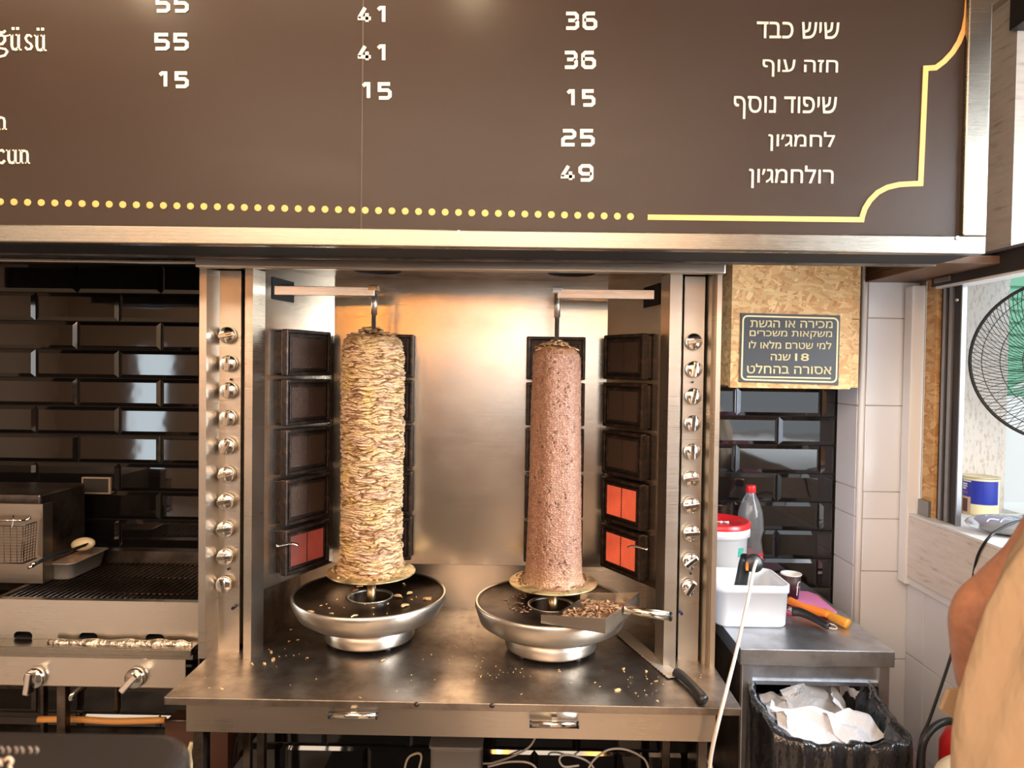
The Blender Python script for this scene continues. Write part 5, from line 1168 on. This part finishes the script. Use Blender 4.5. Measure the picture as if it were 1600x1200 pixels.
MB().cyl((fc.x, YF - .055, fc.z), (fc.x, YF - .045, fc.z), .045, n=28).cyl((fc.x, YF + .075, fc.z), (fc.x, YF + .16, fc.z), .05, .04, n=28).cyl((fc.x, YF - .02, fc.z), (fc.x, YF + .08, fc.z), .008).build('hub', CORDK, fn)
MB().cyl((fc.x, YF + .12, ZS + .02), (fc.x, YF + .12, fc.z), .013, n=16).build('post', CORDK, fn)
MB().lathe([(.0001, 0), (.11, 0), (.11, .008), (.03, .02), (.013, .03)], c=(fc.x, YF - .09 + .1, ZS + .006), n=40).build('base', CORDK, fn)
struct(MB().box((XR + .3, 1.95, ZS - .1), (2.2, 2.2, ZS + .006)), 'trim_4', SILLM)

# ================================================================ right foreground
ex = P(1540, 1140, 1.6); ex.x = 1.052
fe = thing('fire_extinguisher', 'red fire extinguisher hung on the window wall behind the person', 'extinguisher', (1.052, 1.6, .3))
zt5 = P(1488, 1142, 1.6).z
MB().lathe([(.0001, .30), (.066, .30), (.072, .31), (.072, zt5 - .04), (.06, zt5 - .012), (.03, zt5 + .004), (.016, zt5 + .01), (.016, zt5 + .03)], c=(1.052, 1.6, 0), n=40).build('cylinder_body', REDP, fe)
MB().box((1.03, 1.57, zt5 + .03), (1.07, 1.66, zt5 + .05)).build('valve_lever', BLACK, fe, bevel=.003)
MB().box((1.118, 1.58, .45), (1.139, 1.62, .75)).build('bracket', IRON, fe)
MB().tube([(1.05, 1.58, zt5 + .025), P(1520, 1132, 1.5), P(1502, 1128, 1.48), P(1480, 1127, 1.46), P(1460, 1136, 1.45), P(1445, 1155, 1.44), P(1440, 1180, 1.44), P(1441, 1230, 1.44), P(1450, 1300, 1.46)], .0075, 12).build('hose', CORDK, fe)
cb_ = thing('cream_drum', 'rounded cream plastic drum low behind the person in beige', 'drum', (.95, 1.2, 0))
qd_ = P(1492, 1262, 1.15); 
MB().lathe([(.0001, 0), (.16, 0), (.17, .01), (.17, qd_.z - .06), (.155, qd_.z - .015), (.12, qd_.z + .012), (.0001, qd_.z + .02)], c=(P(1498, 1185, 1.15).x + .17, 1.2, 0), n=48).build('drum_body', mat('cream_plastic', (.82, .68, .45), .4), cb_)

# person (back to the camera, hand on hip)
pn = thing('person', 'person in loose beige shirt seen from behind, bare elbow sticking out', 'person', (.72, .72, 0))
def skin_body(name, verts, edges, radii, m, root=0, sub=2):
    me = bpy.data.meshes.new(name); me.from_pydata([tuple(v_) for v_ in verts], edges, []); me.materials.append(m)
    o = bpy.data.objects.new(name, me); C.objects.link(o); child(o, pn)
    s = o.modifiers.new('skin', 'SKIN'); s.use_smooth_shade = True
    me.skin_vertices[0] if me.skin_vertices else None
    if not me.skin_vertices:
        bpy.context.view_layer.objects.active = o
    layer = me.skin_vertices[0].data if len(me.skin_vertices) else None
    if layer is None:
        at = None
    for i, r_ in enumerate(radii): layer[i].radius = r_ if isinstance(r_, tuple) else (r_, r_)
    layer[root].use_root = True
    s2 = o.modifiers.new('smooth', 'SUBSURF'); s2.levels = s2.render_levels = sub; return o
elb = P(1510, 962, .84); fmid = P(1545, 1040, .90); wrist = P(1556, 1130, .98); sh_ = P(1700, 800, .76); um = P(1600, 885, .80)
def limb(b, pts, rad, n=20, sub=8): b.tube(pts, rad, n, sub)
def tri_arm():
    b = MB()
    pts = [P(1800, 720, .74), P(1715, 800, .76), P(1640, 888, .79), P(1572, 932, .825), P(1531, 960, .845), P(1537, 1010, .875), P(1545, 1062, .91), P(1554, 1120, .95), P(1580, 1185, .985)]
    rs = [.060, .054, .047, .038, .031, .037, .038, .030, .027]
    def rad(t):
        k_ = t * (len(rs) - 1); i = min(int(k_), len(rs) - 2); return rs[i] + (rs[i + 1] - rs[i]) * (k_ - i)
    b.tube(pts, rad, 24, 8)
    b.sm = [True] * len(b.f)
    # hand on the belly
    wr0 = pts[-1]; pal = wr0 + Vector((.05, .02, -.03))
    b.tube([wr0, wr0.lerp(pal, .5), pal], lambda t: .026 + .012 * math.sin(t * 2.4), 16, 5)
    for k_ in range(4):
        a_ = pal + Vector((0, .0, .024 - k_ * .016)); b.tube([a_, a_ + Vector((.035, .008, -.004)), a_ + Vector((.062 - .006 * abs(k_ - 1.3), -.004, -.012)), a_ + Vector((.075 - .008 * abs(k_ - 1.3), -.018, -.018))], lambda t: .0088 - .002 * t, 10, 4)
    a_ = pal + Vector((-.02, -.01, .022)); b.tube([a_, a_ + Vector((.02, -.012, .022)), a_ + Vector((.04, -.018, .034))], lambda t: .010 - .002 * t, 10, 4)
    return b
ar = tri_arm().build('arm', SKIN, pn); ar.modifiers.new('s', 'SUBSURF').levels = 1
# shirt: lofted back
prof = [(.98, .175, .135), (1.03, .182, .14), (1.12, .172, .135), (1.22, .165, .125), (1.32, .180, .12), (1.40, .195, .115), (1.46, .18, .10), (1.50, .12, .085), (1.525, .07, .07)]
lefts = [(1548, 1230), (1550, 1180), (1560, 1120), (1580, 1050), (1603, 970), (1638, 900), (1680, 840), (1715, 790), (1735, 740)]
YT = .70
CXP = .79
def shirt(u, v_):
    k_ = v_ * (len(prof) - 1); i = min(int(k_), len(prof) - 2); t = k_ - i; z, rx, ry = [prof[i][j] + (prof[i + 1][j] - prof[i][j]) * t for j in range(3)]
    a_ = u * 2 * math.pi; lx = np.interp(z, zl_, xl_); rx2 = max(min(CXP - lx, .34), .06) * (rx / .19 if z > 1.44 else 1)
    f_ = (.011 * math.sin(a_ * 8 + z * 7) + .007 * math.sin(a_ * 17 - z * 6 + 1) + .004 * abs(math.sin(a_ * 23 + z * 5))) * (1 - v_ * .5)
    return (CXP + (rx2 + f_) * math.cos(a_), YT + .03 + (ry + f_) * math.sin(a_), z)
ptl = [P(x, y, YT) for x, y in lefts]; zz_ = sorted([(q_.z, q_.x) for q_ in ptl]); zl_ = [a_ for a_, _ in zz_]; xl_ = [b_ for _, b_ in zz_]
zlow = zl_[0]
prof[0] = (.88, .2, .14)
sh0 = MB().grid(shirt, 96, 60).build('shirt', SHIRT, pn, solid=.002)
MB().tube([P(1830, 690, .74), P(1790, 730, .75), P(1740, 775, .755)], lambda t: .072 + .008 * t, 24, 8).build('sleeve', SHIRT, pn)
hf = [P(1512, 1080, .90), P(1488, 1082, .90), P(1475, 1113, .90), P(1508, 1136, .90), P(1560, 1150, .90), P(1560, 1080, .90)]
MB().prism([(q_.x, q_.z) for q_ in hf], .905, .912, 'y').build('shirt_hem', mat('beige_hem', (.42, .29, .18), .85), pn)
# seam stitching line on the back
b = MB().tube([(CXP - .20, YT - .115, .86), (CXP - .006, YT - .108, 1.1), (CXP - .006, YT - .10, 1.3)], .0012, 5); 
# body core: neck, head, legs
b = MB(); b.tube([(CXP, .74, 1.36), (CXP, .735, 1.50), (CXP, .73, 1.58)], lambda t: .075 - .02 * t, 20, 6)
hd_ = (CXP, .745, 1.66); b.lathe([(.078 * math.sin(a_) * (1 + .08 * math.cos(a_)), -.118 * math.cos(a_)) for a_ in [i * math.pi / 16 for i in range(1, 16)]], c=hd_, n=28, capends=True)
b.tube([(CXP, .83, 1.655), (CXP, .845, 1.64), (CXP, .835, 1.63)], lambda t: .010 + .003 * math.sin(t * 3), 8, 3)
for s_ in (-1, 1): b.tube([(CXP + s_ * .079, .74, 1.68), (CXP + s_ * .088, .735, 1.66), (CXP + s_ * .080, .74, 1.635)], .009, 8, 4)
b.tube([(CXP - .02, .822, 1.605), (CXP, .828, 1.603), (CXP + .02, .822, 1.605)], .004, 6, 3)
b.tube([(CXP + .17, .74, 1.42), (CXP + .23, .74, 1.2), (CXP + .22, .80, .98)], lambda t: .052 - .02 * t, 18, 8)
pa = Vector((CXP + .22, .80, .96)); b.tube([pa + Vector((0, 0, .03)), pa, pa + Vector((0, .01, -.05))], lambda t: .027 + .01 * math.sin(t * 3), 14, 5)
for k_ in range(4): b.tube([pa + Vector((0, -.02 + k_ * .016, -.05)), pa + Vector((-.004, -.02 + k_ * .016, -.09)), pa + Vector((-.016, -.02 + k_ * .016, -.115))], .0085, 8, 4)
b.tube([pa + Vector((-.01, .03, -.01)), pa + Vector((-.02, .045, -.04)), pa + Vector((-.024, .045, -.065))], .010, 8, 4)
b.build('head_and_arm', SKIN, pn)
b = MB(); b.lathe([(.088 * math.sin(a_), -.112 * math.cos(a_)) for a_ in [math.pi * (.38 + .62 * i / 12) for i in range(0, 13)]], c=(CXP, .728, 1.675), n=28); b.build('hair', HAIR, pn)
b = MB()
for s_ in (-1, 1): b.tube([(CXP + s_ * .085, .73, .96), (CXP + s_ * .09, .74, .5), (CXP + s_ * .09, .73, .09)], lambda t: .098 - .045 * t, 20, 8)
b.build('trousers', TROUS, pn)
for s_ in (-1, 1): MB().tube([(CXP + s_ * .09, .68, .045), (CXP + s_ * .09, .76, .05), (CXP + s_ * .09, .90, .035)], lambda t: .045 - .008 * t, 16, 6, .9).build('shoe', BLACK, pn)

# black case on a service counter, left foreground
sv = thing('service_counter', 'plain service counter edge beneath the blurred black case', 'counter', (-.55, .5, 0))
MB().box((-1.3, .30, 1.02), (-.10, .74, 1.05)).build('worktop', STEELU, sv, bevel=.003); MB().box((-1.28, .33, 0), (-.13, .70, 1.02)).build('base', WHITEW, sv)
bc_ = thing('black_case', 'blurred black rounded plastic case with faint lettering, nearest the camera', 'case', (-.5, .58, 1.05))
zc2 = P(120, 1150, .66).z; xr_ = P(264, 1190, .60).x
BPL = mat('soft_black_plastic', (.020, .016, .014), .36)
MB().prism(rr(xr_ - .30, .60, .30, .075, .045, 8), 1.05, zc2).build('case_body', BPL, bc_, bevel=.014, seg=5)
xl = MB()
for i, px in enumerate((4, 14, 26, 35, 48, 58)):
    q = P(px, 1172, .528); xl.tube([q + Vector((-.0012, 0, .0025)), q + Vector((.0008, 0, 0)), q + Vector((-.0004 * (i % 3), 0, -.0025))], .0007, 5, 2)
xl.build('small_print', mat('faded_print', (.22, .17, .14), .6), bc_)
xl = MB(); q = P(0, 1190, .528)
xl.tube([P(0, 1186, .522), P(2, 1196, .522)], .0012, 6, 1); xl.tube([P(7, 1188, .522), P(14, 1184, .522), P(19, 1190, .522), P(15, 1196, .522), P(17, 1202, .522)], .0012, 6, 4)
xl.build('large_print', mat('faded_print_2', (.50, .38, .27), .6), bc_)

# ================================================================ lamps of the shop (behind the camera)
for i, x_ in enumerate((-1.79, -1.03, -.62, -.14, .62)):
    lp = thing('pendant_lamp', ['brass pendant lamp behind the viewpoint, first from the left wall', 'brass pendant lamp behind the viewpoint, second from the left wall', 'brass pendant lamp behind the viewpoint, middle one', 'brass pendant lamp behind the viewpoint, second from window wall', 'brass pendant lamp behind the viewpoint, closest to window wall'][i], 'lamp', (x_, -.8, 2.02), 'pendant lamps over the customer side')
    MB().lathe([(.001, .045), (.02, .04), (.032, .01), (.026, -.02), (.001, -.034)], c=(x_, -.8, 1.90), n=20).build('bulb', BULB, lp)
    MB().lathe([(.085, -.05), (.08, .0), (.055, .05), (.02, .08), (.001, .085)], c=(x_, -.8, 1.91), n=28).build('lamp_shade', AMBER, lp)
    MB().cyl((x_, -.8, 1.99), (x_, -.8, 2.70), .003, n=6).build('cord', CORDK, lp)
def lamp(name, loc, power, col, r=.03):
    l = bpy.data.lights.new(name, 'POINT'); l.energy = power; l.color = col; l.shadow_soft_size = r; o = bpy.data.objects.new(name, l); C.objects.link(o); o.location = loc
for i, px in enumerate((69, 718)):
    q = P(px, -190, 1.22); lamp('board_spot', (q.x, 1.20, q.z), 2.4, (1, .78, .5), .04)
    sl_ = thing('board_lamp', ['small lamp arm lighting the far left of the menu board', 'small lamp arm lighting the middle of the menu board'][i], 'lamp', (q.x, 1.25, q.z + .1))
    MB().cyl((q.x, 1.20, q.z + .05), (q.x, 1.20, q.z + .11), .035, .02).build('lamp_head', BLACK, sl_); MB().tube([(q.x, 1.20, q.z + .1), (q.x, 1.30, q.z + .16), (q.x, 1.38, q.z + .14)], .005).build('arm', BLACK, sl_)
